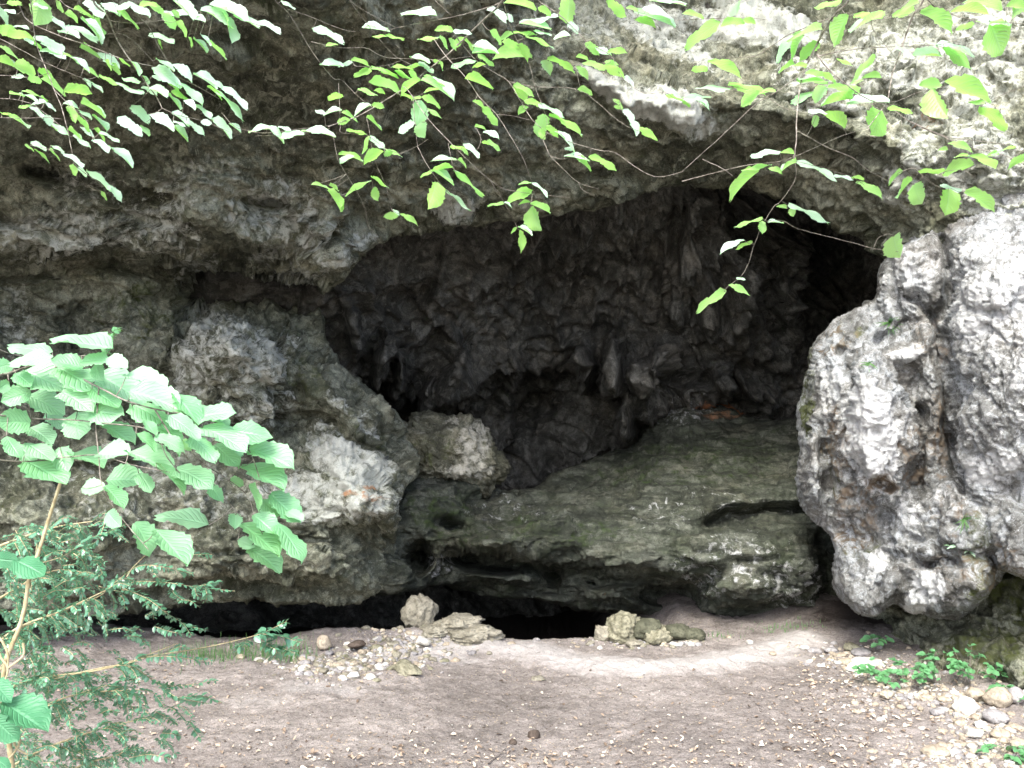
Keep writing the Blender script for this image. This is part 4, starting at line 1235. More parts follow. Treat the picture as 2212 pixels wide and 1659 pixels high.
LV = {
 R1: """250 -10 245 140 150 g;-10 30 50 150 40 m;-10 200 100 195 85 g;100 155 190 190 22 m;80 200 215 250 40 g;160 250 215 290 30 m;215 240 390 300 48 m;200 270 275 325 30 g;320 95 410 160 26 m;
420 85 505 135 45 g;360 10 415 70 40 g;-10 300 120 370 30 g;270 320 410 355 38 m;410 350 515 385 26 g;460 370 580 440 32 m;540 445 640 490 26 g;-10 375 110 400 30 m;-10 390 115 445 40 g;115 420 225 490 75 g;75 500 150 495 30 m;
180 510 265 520 55 g;245 460 380 520 70 g;265 510 420 600 38 g;415 590 580 600 75 g;535 510 590 560 26 m;590 530 665 578 16 m;455 165 620 235 32 m;480 60 600 110 36 g;600 110 690 200 30 g;520 120 670 240 38 m;380 210 500 215 12 m;
560 0 660 80 70 m;660 20 770 80 60 m;760 70 900 160 36 g;830 10 960 80 45 m;980 40 1060 100 50 g;1050 90 1130 180 75 g;1110 70 1160 110 40 g;1140 140 1215 225 48 g;1040 40 1300 110 55 m;1120 0 1250 110 60 m;1240 100 1320 130 40 m;
1300 60 1500 150 70 m;1360 30 1590 100 66 m;1440 90 1510 250 45 m;1510 100 1670 160 48 m;1660 140 1805 195 38 m;970 215 1115 265 38 m;1020 250 1055 310 16 g;1220 240 1250 300 20 g;1250 250 1340 325 18 m;1295 220 1360 290 22 m;1340 270 1465 365 26 g;
1010 380 1120 450 26 m;980 440 1170 530 90 m;1110 420 1240 500 60 m;985 490 1050 515 30 m;1090 540 1160 580 40 g;1160 540 1310 640 42 m;1250 480 1400 550 42 m;1380 520 1460 570 32 m;1440 560 1600 670 42 m;1400 590 1585 740 28 m;1340 560 1440 620 22 g;
520 310 640 370 18 g;640 340 770 410 58 m;680 390 720 450 25 g;720 410 785 470 45 g;770 380 840 420 20 g;850 400 910 470 22 d;920 490 960 540 20 d;640 490 760 540 32 g;760 520 920 610 46 m;800 500 900 540 42 d;960 570 1075 620 50 m;920 560 1010 590 22 m;
1110 590 1270 670 42 g;1190 650 1260 690 40 m;1270 670 1365 770 42 m;1100 610 1165 710 16 m;65 610 150 605 16 g;140 590 300 615 18 g;150 610 240 650 16 m;265 620 310 650 16 g;205 680 290 660 22 m;290 660 360 710 22 m;125 700 190 680 26 g;200 690 275 750 32 m;
410 670 500 690 36 m;525 670 680 725 26 g;430 690 500 780 60 g;505 710 590 750 16 m;500 760 595 830 52 g;600 750 690 830 22 m;280 750 340 810 60 m;340 800 440 860 42 m;330 810 370 840 20 g;440 840 530 890 22 g;480 870 585 940 28 m;520 820 610 870 32 m;
610 830 685 910 26 g;650 850 765 905 22 m;10 735 130 755 16 g;60 755 185 805 22 g;605 905 700 960 38 m;700 950 860 1040 38 m;200 915 295 950 32 m;330 940 410 980 22 m;160 940 220 970 20 g;220 965 320 1040 16 g;320 970 390 1025 20 g;410 990 535 1060 28 m;
450 1070 500 1130 48 g;500 1080 560 1130 32 m;560 1100 710 1200 38 m;690 1210 790 1280 50 m;650 1235 690 1290 25 g;760 760 915 840 72 m;855 680 960 780 70 m;960 740 1115 830 70 m;915 810 965 870 38 d;1110 730 1220 800 45 m;1120 785 1200 810 20 m;
1110 810 1210 905 34 d;1210 780 1320 860 42 m;1300 790 1365 790 45 m;1365 770 1500 870 60 m;1480 800 1555 850 22 m;1610 860 1740 810 24 m;1720 820 1840 900 42 m;1820 900 1950 850 48 m;1950 850 2150 850 36 m;1800 820 1880 835 20 m;
2020 185 2212 250 50 m;2110 300 2180 285 22 g;2070 420 2212 420 38 m;2130 640 2212 610 48 g;2050 700 2100 740 40 m;2100 720 2212 715 16 m;2015 1195 2130 1200 10 g;2130 1200 2190 1230 22 g;2120 1230 2212 1350 50 g;1820 0 1905 50 22 m;
20 60 100 90 30 m;140 20 60 5 30 g;300 40 220 20 26 m;700 60 840 20 30 m;900 40 1010 20 36 g""",
 R2: """400 80 610 100 50 m;130 180 295 190 26 m;195 235 285 225 16 g;280 225 395 245 22 g;615 180 720 200 42 g;720 205 830 210 32 m;500 245 630 240 26 g;630 240 700 310 38 g;690 250 740 320 42 g;720 310 770 240 48 g;790 250 860 325 28 g;840 300 1000 320 42 m;
960 200 1040 270 50 g;1010 250 1110 220 40 g;1110 210 1250 210 22 g;1190 235 1365 280 32 g;1240 200 1350 215 18 m;1050 270 1150 300 60 g;1230 375 1010 345 70 g;1130 290 1210 380 60 g;880 350 985 400 32 g;845 345 1000 330 26 m;710 440 840 370 40 d;845 440 920 410 26 g;
590 390 640 400 26 g;630 400 660 450 22 g;320 435 450 425 22 g;420 430 520 400 22 g;500 400 590 445 28 m;440 370 560 385 26 m;60 390 170 405 26 g;-20 420 70 405 30 m;190 440 85 485 46 g;180 440 290 460 26 g;250 470 360 490 26 g;340 460 480 500 36 g;430 460 490 510 40 g;
530 490 670 550 32 g;520 520 715 610 32 m;510 520 380 595 36 g;205 520 370 595 66 g;225 590 105 580 42 g;220 580 280 610 30 g;385 615 455 630 20 g;450 650 510 620 22 g;530 600 620 570 16 g;515 630 635 675 48 g;550 700 645 745 26 g;510 650 495 800 120 d;470 790 370 850 60 d;515 790 520 880 90 g;
190 680 80 725 32 m;195 680 270 690 42 g;0 730 100 770 20 g;-30 790 40 770 50 g;160 760 255 830 18 g;30 840 150 860 26 g;180 880 270 950 45 m;180 880 120 980 36 g;270 980 150 1050 70 g;270 1000 320 980 45 g;270 960 385 995 22 g;-20 1000 125 1010 18 g;70 1010 -10 1060 40 d;
800 510 970 550 46 g;845 655 920 690 26 g;910 690 1010 790 56 g;860 820 930 830 20 g;915 855 1010 880 36 m;905 920 950 930 22 g;940 910 1025 960 36 g;1110 550 1240 600 42 g;1110 560 1190 640 66 g;1205 690 1145 730 45 g;1180 650 1290 680 42 g;1270 680 1430 730 32 m;
1310 740 1270 870 105 g;1290 830 1300 895 50 y;1340 745 1550 835 34 g;1320 820 1400 870 48 g;1380 850 1515 945 34 m;1290 395 1350 470 66 g;1330 380 1500 440 42 g;1515 430 1590 510 48 g;1575 280 1660 350 60 g;1640 300 1740 350 42 m;1720 340 1835 330 42 g;1515 370 1590 375 22 g;
1580 390 1700 455 48 g;1700 400 1785 410 42 g;1700 420 1820 490 62 g;1820 500 1890 550 36 m;1460 150 1465 -10 115 g;1460 150 1530 200 48 m;1050 20 1240 20 18 g;1270 50 1350 90 48 g;1715 0 1840 90 75 g;1840 50 1910 70 26 g;1890 80 2140 150 42 m;1895 130 2020 150 46 g;
1990 5 2212 10 26 m;1150 150 1340 175 26 m;1050 100 1110 130 46 m;940 60 1060 110 40 m;1525 580 1615 610 42 g;1750 640 1820 690 22 g;1760 690 1800 700 26 g;1820 710 1880 790 50 m;1860 770 1915 860 45 m;1920 820 2040 890 48 g;1440 960 1500 960 26 m;1440 1010 1590 1020 26 m;
1500 1010 1615 1085 38 g;1600 1010 1770 1070 48 g;700 950 800 950 28 g;785 930 885 1005 38 m;775 970 820 1000 26 g;740 1035 590 1030 12 m;750 1035 810 1070 22 g;720 1085 595 1092 22 g;590 1110 510 1130 26 g;590 1105 720 1180 28 m;725 1100 915 1240 24 g;610 1180 580 1335 120 g;670 1230 830 1340 26 m;
1230 1185 1150 1185 10 g;1230 1185 1335 1245 18 m;1235 1230 1080 1280 68 g;1220 1310 1150 1310 18 g;1220 1320 1340 1370 28 g;1225 1340 1275 1480 110 g;1050 1320 950 1325 22 g;1050 1310 1100 1330 14 m;1135 1470 1095 1505 20 g;1140 1470 1230 1500 20 m;1150 1490 1185 1620 55 g;
365 1395 280 1390 50 g;375 1385 490 1430 34 g;330 1355 370 1385 26 m;190 1170 30 1245 28 g;190 1145 300 1200 32 g;210 1210 225 1290 58 g;-20 1270 10 1360 40 g;2080 580 2212 620 32 m;2090 610 2200 640 26 g;1260 130 1400 100 30 m;1480 230 1380 240 30 m""",
 R3: """245 145 20 270 95 g;250 170 385 130 48 g;350 95 340 10 90 g;390 130 470 145 42 g;0 90 130 95 28 g;870 30 1030 10 42 g;1070 95 960 275 115 g;1110 100 1290 70 38 g;1090 150 1300 110 42 g;1500 70 1370 90 60 g;1530 20 1400 50 50 g;1540 80 1740 190 95 g;1820 20 2050 10 42 g;
1970 50 1740 80 42 g;1890 155 1780 180 42 g;1900 140 2110 140 56 d;1990 150 2060 350 200 g;2230 0 2140 80 90 g;710 250 600 375 60 d;790 220 680 360 90 g;900 190 690 225 42 g;890 280 765 360 80 g;725 415 625 450 38 g;725 410 800 440 28 g;800 470 910 480 38 g;910 465 995 515 38 g;
1250 360 1095 480 52 g;1380 300 1480 350 32 d;1680 365 1510 350 50 d;1640 300 1880 310 32 m;1690 310 1880 400 80 g;165 440 75 440 46 g;165 400 370 480 58 g;325 570 110 560 32 m;300 540 520 550 28 g;600 595 430 595 28 g;500 600 390 680 85 g;0 630 170 620 32 m;80 640 180 690 32 m;
0 655 55 680 26 g;750 510 930 520 32 g;880 540 720 675 80 d;930 560 860 650 85 g;960 550 1140 610 58 g;1100 640 910 655 42 g;1090 650 1340 660 28 m;1330 700 1480 710 32 g;1280 715 1250 845 160 g;930 715 815 725 36 m;930 710 1050 830 82 g;870 745 850 815 52 g;1160 520 1090 540 22 g;
1175 500 1290 505 38 g;1680 550 1550 540 76 g;1620 575 1680 760 150 g;1700 530 1985 610 115 g;1865 650 1965 670 32 g;1930 690 2100 800 72 g;630 980 460 995 32 m;635 990 715 990 26 g;580 1065 400 1080 28 g;555 1090 640 1105 28 g;740 1050 640 1080 22 g;740 1050 990 1110 24 m;980 1140 1100 1150 22 m;
1095 1145 1170 1150 22 g;1125 1180 1290 1250 44 g;495 1110 300 1250 62 g;675 1350 615 1335 26 g;710 1340 715 1400 52 g;690 1320 945 1390 24 m;520 1410 350 1445 24 g;515 1430 520 1505 56 g;555 1440 650 1430 22 m;400 1555 250 1605 38 m;455 1565 350 1590 30 g;1370 1530 1390 1650 140 g;
1500 1195 1535 1310 130 y;1490 1165 1380 1260 38 g;1430 1110 1330 1175 22 g;1725 1225 1720 1380 145 g;1800 1220 1670 1205 46 m;1830 1240 2020 1330 88 g;1700 1105 1545 1090 38 g;1860 1050 1690 1125 78 g;1850 1010 1765 1005 22 g;1860 1010 2020 1060 38 g;1720 930 1870 965 42 g;1720 970 1660 965 30 g;
2155 955 2010 965 32 g;2050 1000 1975 1000 36 g;2230 1030 2110 1080 56 g;400 1715 230 1835 30 m;300 1770 430 1870 34 g;230 1840 100 2000 56 g;330 1850 430 1895 36 g;370 1795 405 1800 14 m;2100 40 2212 30 50 g;1000 380 1100 400 20 g""",
}
# tips seen lower down on the last twig
TW['K'][0] = (R3, [(720, 1000), (735, 1150), (640, 1300), (600, 1330), (540, 1420), (500, 1500), (460, 1600), (430, 1700), (380, 1790), (300, 1850), (270, 1890)], 1.8)
LV[R3] = LV[R3].replace('400 1715 230 1835 30 m;300 1770 430 1870 34 g;230 1840 100 2000 56 g;330 1850 430 1895 36 g;370 1795 405 1800 14 m;',
                        '285 1885 100 2000 62 g;300 1845 430 1895 44 g;350 1800 405 1805 18 m;')


def leaf_from_image(LB, u0, v0, u1, v1, w, tone, Y, tilt, r, lw=0.82, curl=0.12, fold=0.12, side=None):
    if tone in 'gy' and w > 0.62 * lw * math.hypot(u1 - u0, v1 - v0): tilt = tilt + 0.3
    P0 = at(u0, v0, Y)
    Lp = math.hypot(u1 - u0, v1 - v0)
    P1 = at(u1, v1, Y + tilt * Lp / FP * Y)
    a = unit(P1 - P0); L = np.linalg.norm(P1 - P0) * 1.06
    w = w * (1.10 if lw > 0.84 else 0.98)
    mid = (P0 + P1) / 2
    d = unit(mid - np.array([0, 0, CAMZ]))
    Wm = w / FP * Y
    ratio = Wm / (lw * L)
    if ratio > 0.97:
        # length foreshortened: tip leans to or from the viewer
        Lt = Wm / lw / 0.97
        k = math.sqrt(max(0, (Lt / L) ** 2 - 1))
        k = min(k, 1.2) * (-1 if tone in 'md' else 1)
        P1 = P1 - d * 0 + np.array([0, 1, 0]) * k * L
        # move along the ray so that the tip stays where it is
        P1 = at(u1, v1, P1[1])
        a = unit(P1 - P0); L = np.linalg.norm(P1 - P0)
        ratio = min(0.97, Wm / (lw * L))
    ratio = max(0.16, min(0.97, ratio))
    if tone in 'gy' and ratio > 0.74:
        lw = lw * ratio / 0.74; ratio = 0.74
    e = unit(np.cross(a, d)); dp = unit(np.cross(e, a))
    if (dp @ d) < 0: dp = -dp
    best = None
    want_top = tone in 'md'
    for sg in (1, -1):
        s = e * ratio + sg * dp * math.sqrt(1 - ratio * ratio)
        n = unit(np.cross(a, s))
        if n[2] < 0: n = -n
        facing = -(n @ d)          # > 0 : upper side seen
        sc = facing if want_top else -facing
        if best is None or sc > best[0]: best = (sc, n)
    n = best[1]
    LB.leaf(P0, a, n, L, lw * L, curl=curl * r.uniform(0.3, 2.0), fold=fold * r.uniform(-0.4, 2.2), r=r, side=r.uniform(-0.15, 0.15), wave=0.04,
            rn=None if lw > 0.84 else (r.uniform(0.45, 1.0) if tone == 'm' else r.uniform(0, 0.35)))  # top-side leaves get the painted whitish sheen, others stay greener
    return P0


BR_LABEL = {
 'A': 'hazel branch with pale sunlit leaves reaching in from the top left corner',
 'B': 'drooping hazel twig down the left edge, lowest leaves hanging against the dark overhang',
 'C': 'thickest dark hazel twig slanting down left from the top centre edge',
 'D': 'thin hazel spray left of centre with a row of pale leaves along a bowed twig',
 'E': 'long hanging hazel twigs whose lowest leaf dangles before the dark cave mouth',
 'F': 'hazel twig running down right across the arch, half bare and bowed at its end',
 'G': 'hazel spray of bright leaves in front of the white rock at the top centre right',
 'H': 'stout dark hazel branch slanting down left from the top edge at right',
 'I': 'hazel branch in the top right corner with the broadest yellow green leaves',
 'J': 'leafy hazel twig arching right along the upper rim of the cave mouth',
 'K': 'lowest hazel twig at right, two leaves hanging against the black of the cave',
}
rr = random.Random(5)
twigs = []   # (branch, uv polyline, Y array)
tube_b = {}; leaf_b = {}; root_b = {}
for b, lst in TW.items():
    tube_b[b] = Tubes(); leaf_b[b] = Leaves()
    for (o, pts, th) in lst:
        uv = catmull(pl(o, pts), 5)
        Y = YB[b] + 0.10 * np.sin(uv[:, 0] / 90.0 + ord(b)) + 0.08 * np.sin(uv[:, 1] / 70.0)
        jit = np.array([[rr.uniform(-.5, .5), rr.uniform(-.5, .5)] for _ in uv])
        P = np.array([at(u + j[0], v + j[1], y) for (u, v), y, j in zip(uv, Y, jit)])
        tube_b[b].tube(P, th * 0.00062, max(0.0005, th * 0.00022), 6)
        twigs.append((b, uv, Y))
for o, txt in LV.items():
    for q in txt.replace('\n', '').split(';'):
        if not q.strip(): continue
        x0, y0, x1, y1, w, tone = q.split()
        (u0, v0), (u1, v1) = pl(o, [(float(x0), float(y0)), (float(x1), float(y1))])
        best = None
        for b, uv, Y in twigs:
            d0 = np.hypot(uv[:, 0] - u0, uv[:, 1] - v0)
            d1 = np.hypot(uv[:, 0] - u1, uv[:, 1] - v1)
            for dd, fl in ((d0, 0), (d1 + 14, 1)):
                k = int(dd.argmin())
                if best is None or dd[k] < best[0]: best = (dd[k], b, uv[k], Y[k], fl)
        dist, b, tuv, Yt, fl = best
        if fl and dist < 40: u0, v0, u1, v1 = u1, v1, u0, v0
        Yl = Yt + rr.uniform(-0.05, 0.05)
        m = tone == 'm'
        P0 = leaf_from_image(leaf_b[b], u0, v0, u1, v1, float(w) * KS, tone, Yl, rr.uniform(-0.35, 0.35), rr)
        Pt = at(tuv[0], tuv[1], Yt)
        mid = (P0 + Pt) / 2 + np.array([0, 0, -0.004])
        if dist < 60: tube_b[b].tube(catmull([Pt, mid, P0], 3), 0.0008, 0.0006, 4)
for b in TW:
    uv, Y = [(u, y) for bb, u, y in twigs if bb == b][0]
    root_b[b] = empty('hazel_branch', at(uv[0][0], uv[0][1], Y[0]), BR_LABEL[b], 'branch', 'hazel branches hanging over the cave mouth')
    tube_b[b].build('twigs', M['bark'], root_b[b])
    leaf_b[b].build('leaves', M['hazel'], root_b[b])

# ------------------------------------------------------------------ hazel shoot at the left
LOW4 = """720 600 360 525 105 m;340 620 75 580 90 m;345 650 80 660 90 m;540 720 350 680 100 m;700 670 530 665 90 m;690 660 815 715 95 m;80 700 -30 730 110 m;160 740 440 860 200 m;100 760 190 820 100 m;370 720 620 860 175 m;640 770 920 900 180 m;820 770 1060 850 105 m;
200 880 20 930 130 d;180 900 400 1000 150 m;400 880 580 980 150 m;840 880 1150 960 150 m;1130 890 1290 1040 105 m;850 960 1100 1060 125 m;575 1005 770 1015 150 m;500 1010 510 1175 175 m;195 1080 -20 1080 175 m;190 1110 330 1190 115 m;650 1080 860 1190 100 m;1090 1030 1290 1140 100 m;1250 1050 1495 1010 110 m;
1310 1110 1570 1230 125 m;1470 1130 1735 1140 135 m;930 1060 1010 1150 60 d;1010 1090 1170 1250 100 m;1000 1170 1185 1240 85 m;1240 1170 1390 1300 105 m;1390 1220 1540 1330 115 m;1440 1180 1560 1280 90 m;1610 1250 1875 1350 145 m;1560 1360 1815 1490 130 m;1180 1190 1240 1250 60 g;170 1210 330 1300 110 d;120 1270 220 1340 90 d;
390 1240 440 1390 135 m;460 1280 655 1340 100 m;640 1280 825 1280 115 m;830 1270 1090 1370 125 m;1010 1340 1190 1510 60 m;1140 1380 1350 1460 135 m;175 1330 410 1420 155 m;690 1450 925 1450 145 m;900 1410 975 1500 95 m;530 1500 665 1490 100 m;680 1490 800 1610 90 m;1340 1450 1440 1580 75 m;1490 1440 1570 1480 60 g;1610 1480 1680 1640 50 g;
1680 1570 1800 1657 95 m;1750 1540 1940 1690 145 m;600 860 760 960 110 m;300 1010 420 1090 90 d;40 1170 130 1290 100 d;880 1150 1010 1240 60 d;60 820 -20 870 80 m;620 700 650 790 90 m;1280 960 1470 1070 90 m"""
LOW5 = """1350 85 1040 5 115 m;700 0 760 85 100 m;870 70 980 260 150 m;1010 120 1205 300 150 m;1520 10 1520 100 90 m;1560 80 1790 260 150 m;1600 230 1810 350 140 m;1540 180 1640 220 80 d;1790 80 1965 265 105 m;1640 20 1790 120 115 m;1850 0 1955 40 60 m"""
EDGE5 = """-30 300 92 320 110 d;90 310 270 395 150 d;-40 1100 65 1210 130 d;20 1230 290 1385 200 d;-40 1330 90 1470 150 d;-30 1590 60 1650 80 d"""
sr = empty('hazel_shoot', at(-200, 1900, 1.9), 'broad leaved pale green hazel shoot leaning in from the left edge', 'shrub')
TL, LL = Tubes(), Leaves()
lowtw = []
for (o, pts, th) in [(R4, [(-300, 760), (0, 770), (300, 700), (640, 850), (800, 930), (1000, 990), (1180, 1020), (1400, 1080), (1600, 1240), (1700, 1500)], 3.2),
                     (R4, [(-300, 1000), (200, 1050), (450, 1060), (650, 1080), (980, 1130), (1080, 1300), (1200, 1450)], 2.6), (R4, [(1000, 990), (1150, 1230), (1270, 1370), (1400, 1500), (1560, 1690)], 2.2),
                     (R4, [(1180, 1190), (1300, 1330), (1450, 1430), (1600, 1550), (1650, 1700), (1700, 1800)], 2.0), (R4, [(-200, 1300), (150, 1330), (450, 1300), (640, 1290), (850, 1350), (1100, 1400)], 2.2), (R4, [(640, 850), (630, 1000), (620, 1100), (640, 1300), (660, 1480), (760, 1660), (960, 1900)], 2.2),
                     (R4, [(340, 700), (500, 650), (680, 640)], 1.8), (R4, [(-100, 560), (100, 640), (340, 640)], 1.8)]:
    uv = catmull(pl(o, pts), 6)
    Y = 1.72 + 0.08 * np.sin(uv[:, 0] / 70.0) - 0.0002 * uv[:, 0]
    TL.tube(np.array([at(u, v, y) for (u, v), y in zip(uv, Y)]), th * 0.0006, th * 0.00028, 6)
    lowtw.append((uv, Y))
for o, txt in ((R4, LOW4), (R5, LOW5)):
    for q in txt.replace('\n', '').split(';'):
        x0, y0, x1, y1, w, tone = q.split()
        (u0, v0), (u1, v1) = pl(o, [(float(x0), float(y0)), (float(x1), float(y1))])
        best = None
        for uv, Y in lowtw:
            d0 = np.hypot(uv[:, 0] - u0, uv[:, 1] - v0); k = int(d0.argmin())
            if best is None or d0[k] < best[0]: best = (d0[k], uv[k], Y[k])
        Yl = best[2] + rr.uniform(-0.05, 0.05)
        P0 = leaf_from_image(LL, u0, v0, u1, v1, float(w) * KS, tone, Yl, rr.uniform(-0.5, 0.1), rr, lw=0.86, curl=0.10, fold=0.10)
        if best[0] < 80:
            Pt = at(best[1][0], best[1][1], best[2])
            TL.tube(catmull([Pt, (P0 + Pt) / 2 + np.array([0, 0, -0.003]), P0], 3), 0.0009, 0.0007, 4)
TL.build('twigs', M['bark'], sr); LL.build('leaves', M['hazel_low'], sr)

sr2 = empty('hazel_sapling', at(40, 2000, 2.0), 'thin pale stem with a few dark green leaves at the bottom left edge', 'sapling')
TL, LL = Tubes(), Leaves()
uvs = catmull([(R4[0] + 415 * KS, R4[1] + 1395 * KS)] + pl(R5, [(330, 0), (290, 130), (250, 260), (190, 430), (160, 620), (120, 760), (70, 880), (30, 1000), (20, 1200), (60, 1500), (90, 1800), (90, 2300)]), 5)
TL.tube(np.array([at(u, v, 1.85) for u, v in uvs])[::-1], 0.0052, 0.0030, 8)
for pts in ([(-60, 820), (0, 820), (50, 920), (50, 1010)], [(-60, 900), (0, 940), (50, 1010), (30, 1100)], [(150, 850), (150, 930), (50, 1010)], [(110, 1360), (90, 1430), (130, 1480), (90, 1560), (40, 1610)], [(-40, 1380), (70, 1450), (110, 1530), (180, 1570)]):
    TL.tube(np.array([at(u, v, 1.83) for u, v in catmull(pl(R5, pts), 4)]), 0.0028, 0.0016, 6)
for q in EDGE5.split(';'):
    x0, y0, x1, y1, w, tone = q.split()
    (u0, v0), (u1, v1) = pl(R5, [(float(x0), float(y0)), (float(x1), float(y1))])
    leaf_from_image(LL, u0, v0, u1, v1, float(w) * KS, tone, 1.80, -0.2, rr, lw=0.86)
TL.build('stem', M['pale_bark'], sr2); LL.build('leaves', M['hazel_dark'], sr2)

# ------------------------------------------------------------------ box shrub at the bottom left
bx = empty('box_shrub', at(-100, 2600, 2.4), 'fine leaved dark glossy box shrub spreading over the bottom left corner', 'shrub')
TB, LBx = Tubes(), Leaves()
hwb = np.array([0.08, 0.40, 0.50, 0.36, 0.0])


def sprig(pts, Y, r, leafL=0.0135, step=0.0100, bare=0.0, th=0.0011, closed=None):
    uv = catmull(pts, 6)
    Yv = Y + 0.10 * np.sin(np.arange(len(uv)) * 0.35 + r.uniform(0, 6))* 0.5
    P = np.array([at(u, v, y) for (u, v), y in zip(uv, Yv)])
    TB.tube(P, th, th * 0.45, 5)
    seg = np.linalg.norm(np.diff(P, axis=0), axis=1); cum = np.concatenate([[0], np.cumsum(seg)])
    tot = cum[-1]; s = bare * tot; k = 0
    # plane the pairs spread in: mostly level, turned by chance
    roll = r.uniform(-0.9, 0.9)
    while s < tot:
        p = np.array([np.interp(s, cum, P[:, i]) for i in range(3)])
        q = np.array([np.interp(min(tot, s + 0.01), cum, P[:, i]) for i in range(3)])
        q0 = np.array([np.interp(max(0, s - 0.01), cum, P[:, i]) for i in range(3)])
        t = unit(q - q0)
        up = unit(np.array([0, -0.35, 1.0])); x = unit(np.cross(t, up)); n0 = unit(np.cross(x, t))
        if n0[2] < 0: n0 = -n0
        sz = leafL * r.uniform(0.75, 1.25) * (0.6 + 0.4 * min(1, (tot - s) / 0.04))
        for sd in (1, -1):
            ro = roll + r.uniform(-0.7, 0.7)
            sdv = x * sd * math.cos(ro) + n0 * math.sin(ro) * sd
            a = unit(t * r.uniform(0.5, 0.9) + sdv + np.array([0, 0, -0.1]))
            n = unit(np.cross(a, np.cross(n0 + 0.3 * sdv, a)))
            LBx.leaf(p, a, n, sz, sz * 0.62, curl=0.2, fold=0.1, r=r, ns=5, hw=hwb, wave=0.0)
        s += step * r.uniform(0.8, 1.3)


rb = random.Random(21)
named = [
 ([(640, 480), (700, 490), (900, 450), (1100, 460), (1300, 490), (1520, 512)], 0.1), ([(100, 760), (300, 690), (500, 600), (650, 540), (740, 460), (900, 350), (1070, 360), (1240, 400)], 0.55), ([(740, 470), (950, 560), (1070, 650), (1180, 720), (1240, 800)], 0.1),
 ([(1000, 740), (1090, 770), (1180, 790)], 0), ([(1180, 720), (1250, 745), (1335, 760)], 0), ([(880, 955), (1020, 900), (1150, 850)], 1.0), ([(600, 1030), (1000, 930), (1250, 890), (1450, 850), (1650, 800), (1750, 760), (1855, 708)], 0.78),
 ([(1650, 830), (1740, 870), (1790, 900), (1760, 960)], 0.2), ([(1700, 790), (1800, 800), (1945, 845)], 0), ([(1720, 840), (1800, 870), (1910, 915)], 0), ([(1620, 830), (1560, 860), (1530, 900)], 0.1), ([(1250, 490), (1330, 470), (1440, 445)], 0), ([(1130, 470), (1120, 520), (1180, 570)], 0),
 ([(1260, 490), (1270, 530), (1290, 560)], 0), ([(1330, 500), (1340, 540), (1330, 580)], 0), ([(350, 1080), (700, 1000), (850, 1000), (950, 1060), (1050, 1130), (1150, 1200), (1350, 1240)], 0.35), ([(1000, 1290), (1060, 1320), (1140, 1375)], 0), ([(1090, 1260), (1140, 1290), (1190, 1345)], 0),
 ([(1050, 1430), (1110, 1435), (1175, 1450)], 0), ([(1065, 1465), (1100, 1520), (1145, 1575)], 0), ([(1230, 1350), (1250, 1400), (1300, 1465)], 0), ([(840, 1590), (970, 1570), (1120, 1600)], 0), ([(560, 1380), (640, 1450), (700, 1550)], 0), ([(1040, 1130), (1200, 1120), (1400, 1090)], 0.1),
 ([(1150, 1200), (1300, 1190), (1440, 1235)], 0), ([(930, 940), (1100, 935), (1370, 970)], 0.1), ([(640, 360), (660, 400), (600, 420), (440, 410)], 0), ([(970, 350), (1000, 400), (1060, 460)], 0.1), ([(1160, 380), (1230, 400)], 0), ([(720, 110), (760, 140), (790, 185)], 0), ([(500, 270), (600, 290), (660, 320)], 0),
 ([(100, 120), (160, 220), (190, 280)], 0.1), ([(270, 330), (420, 280), (560, 180), (700, 130), (820, 80)], 0.3), ([(820, 420), (860, 360), (940, 280)], 1.0), ([(180, 1100), (400, 1080), (640, 1060)], 0.1), ([(400, 1400), (520, 1250), (620, 1200)], 0.3), ([(1200, 275), (1370, 275)], 0.0), ([(690, 30), (640, 170), (560, 230)], 0.2)]
for pts, bare in named:
    lit = pts[0][0] >= 1620 or bare == 0.78
    sprig(pl(R5, pts), rb.uniform(2.15, 2.45) if not lit else 2.3, rb, bare=bare, leafL=0.019 if lit else 0.0135, th=0.0016 if bare > 0.3 else 0.0010)
# bottom left corner: many sprays leaving a few slanting stems
stems = [[(-200, 1000), (100, 760), (400, 640), (700, 500)], [(-200, 1300), (150, 1100), (600, 1030), (900, 960)], [(-200, 1500), (200, 1300), (500, 1180), (900, 1150)], [(-100, 1750), (250, 1550), (600, 1420), (950, 1330)], [(200, 1800), (500, 1650), (800, 1560)],
         [(-200, 700), (60, 520), (350, 380), (600, 400)], [(-200, 300), (100, 180), (350, 100), (600, 60)], [(-100, 1200), (60, 900), (200, 500), (240, 200)]]
for si, st in enumerate(stems):
    uv = catmull(pl(R5, st), 8)
    Ys = 2.3 + 0.05 * si - 0.1
    TB.tube(np.array([at(u, v, Ys) for u, v in uv]), 0.0035, 0.0012, 6)
    n_s = 26 if si < 6 else 16
    for k in range(n_s):
        q = uv[rb.randrange(2, len(uv))]
        ang = rb.uniform(-35, 75); ln = rb.uniform(28, 75)
        a = math.radians(ang)
        p1 = (q[0] + ln * 0.5 * math.cos(a) , q[1] + ln * 0.5 * math.sin(a) - 4)
        p2 = (q[0] + ln * math.cos(a + 0.25), q[1] + ln * math.sin(a + 0.25))
        sprig([tuple(q), p1, p2], Ys + rb.uniform(-0.2, 0.25), rb, leafL=rb.uniform(0.009, 0.0125), step=0.0088)
for k in range(300):
    x = abs(rb.gauss(0, 470)); y = rb.uniform(80, 1680)
    if x > 1150 or (y < 420 and x > 700): continue
    q = (R5[0] + x * KS, R5[1] + y * KS); ang = math.radians(rb.uniform(-30, 80)); ln = rb.uniform(25, 65)
    sprig([q, (q[0] + ln * .5 * math.cos(ang), q[1] + ln * .5 * math.sin(ang) - 3), (q[0] + ln * math.cos(ang + .2), q[1] + ln * math.sin(ang + .2))], rb.uniform(2.1, 2.7), rb, leafL=rb.uniform(0.008, 0.012))
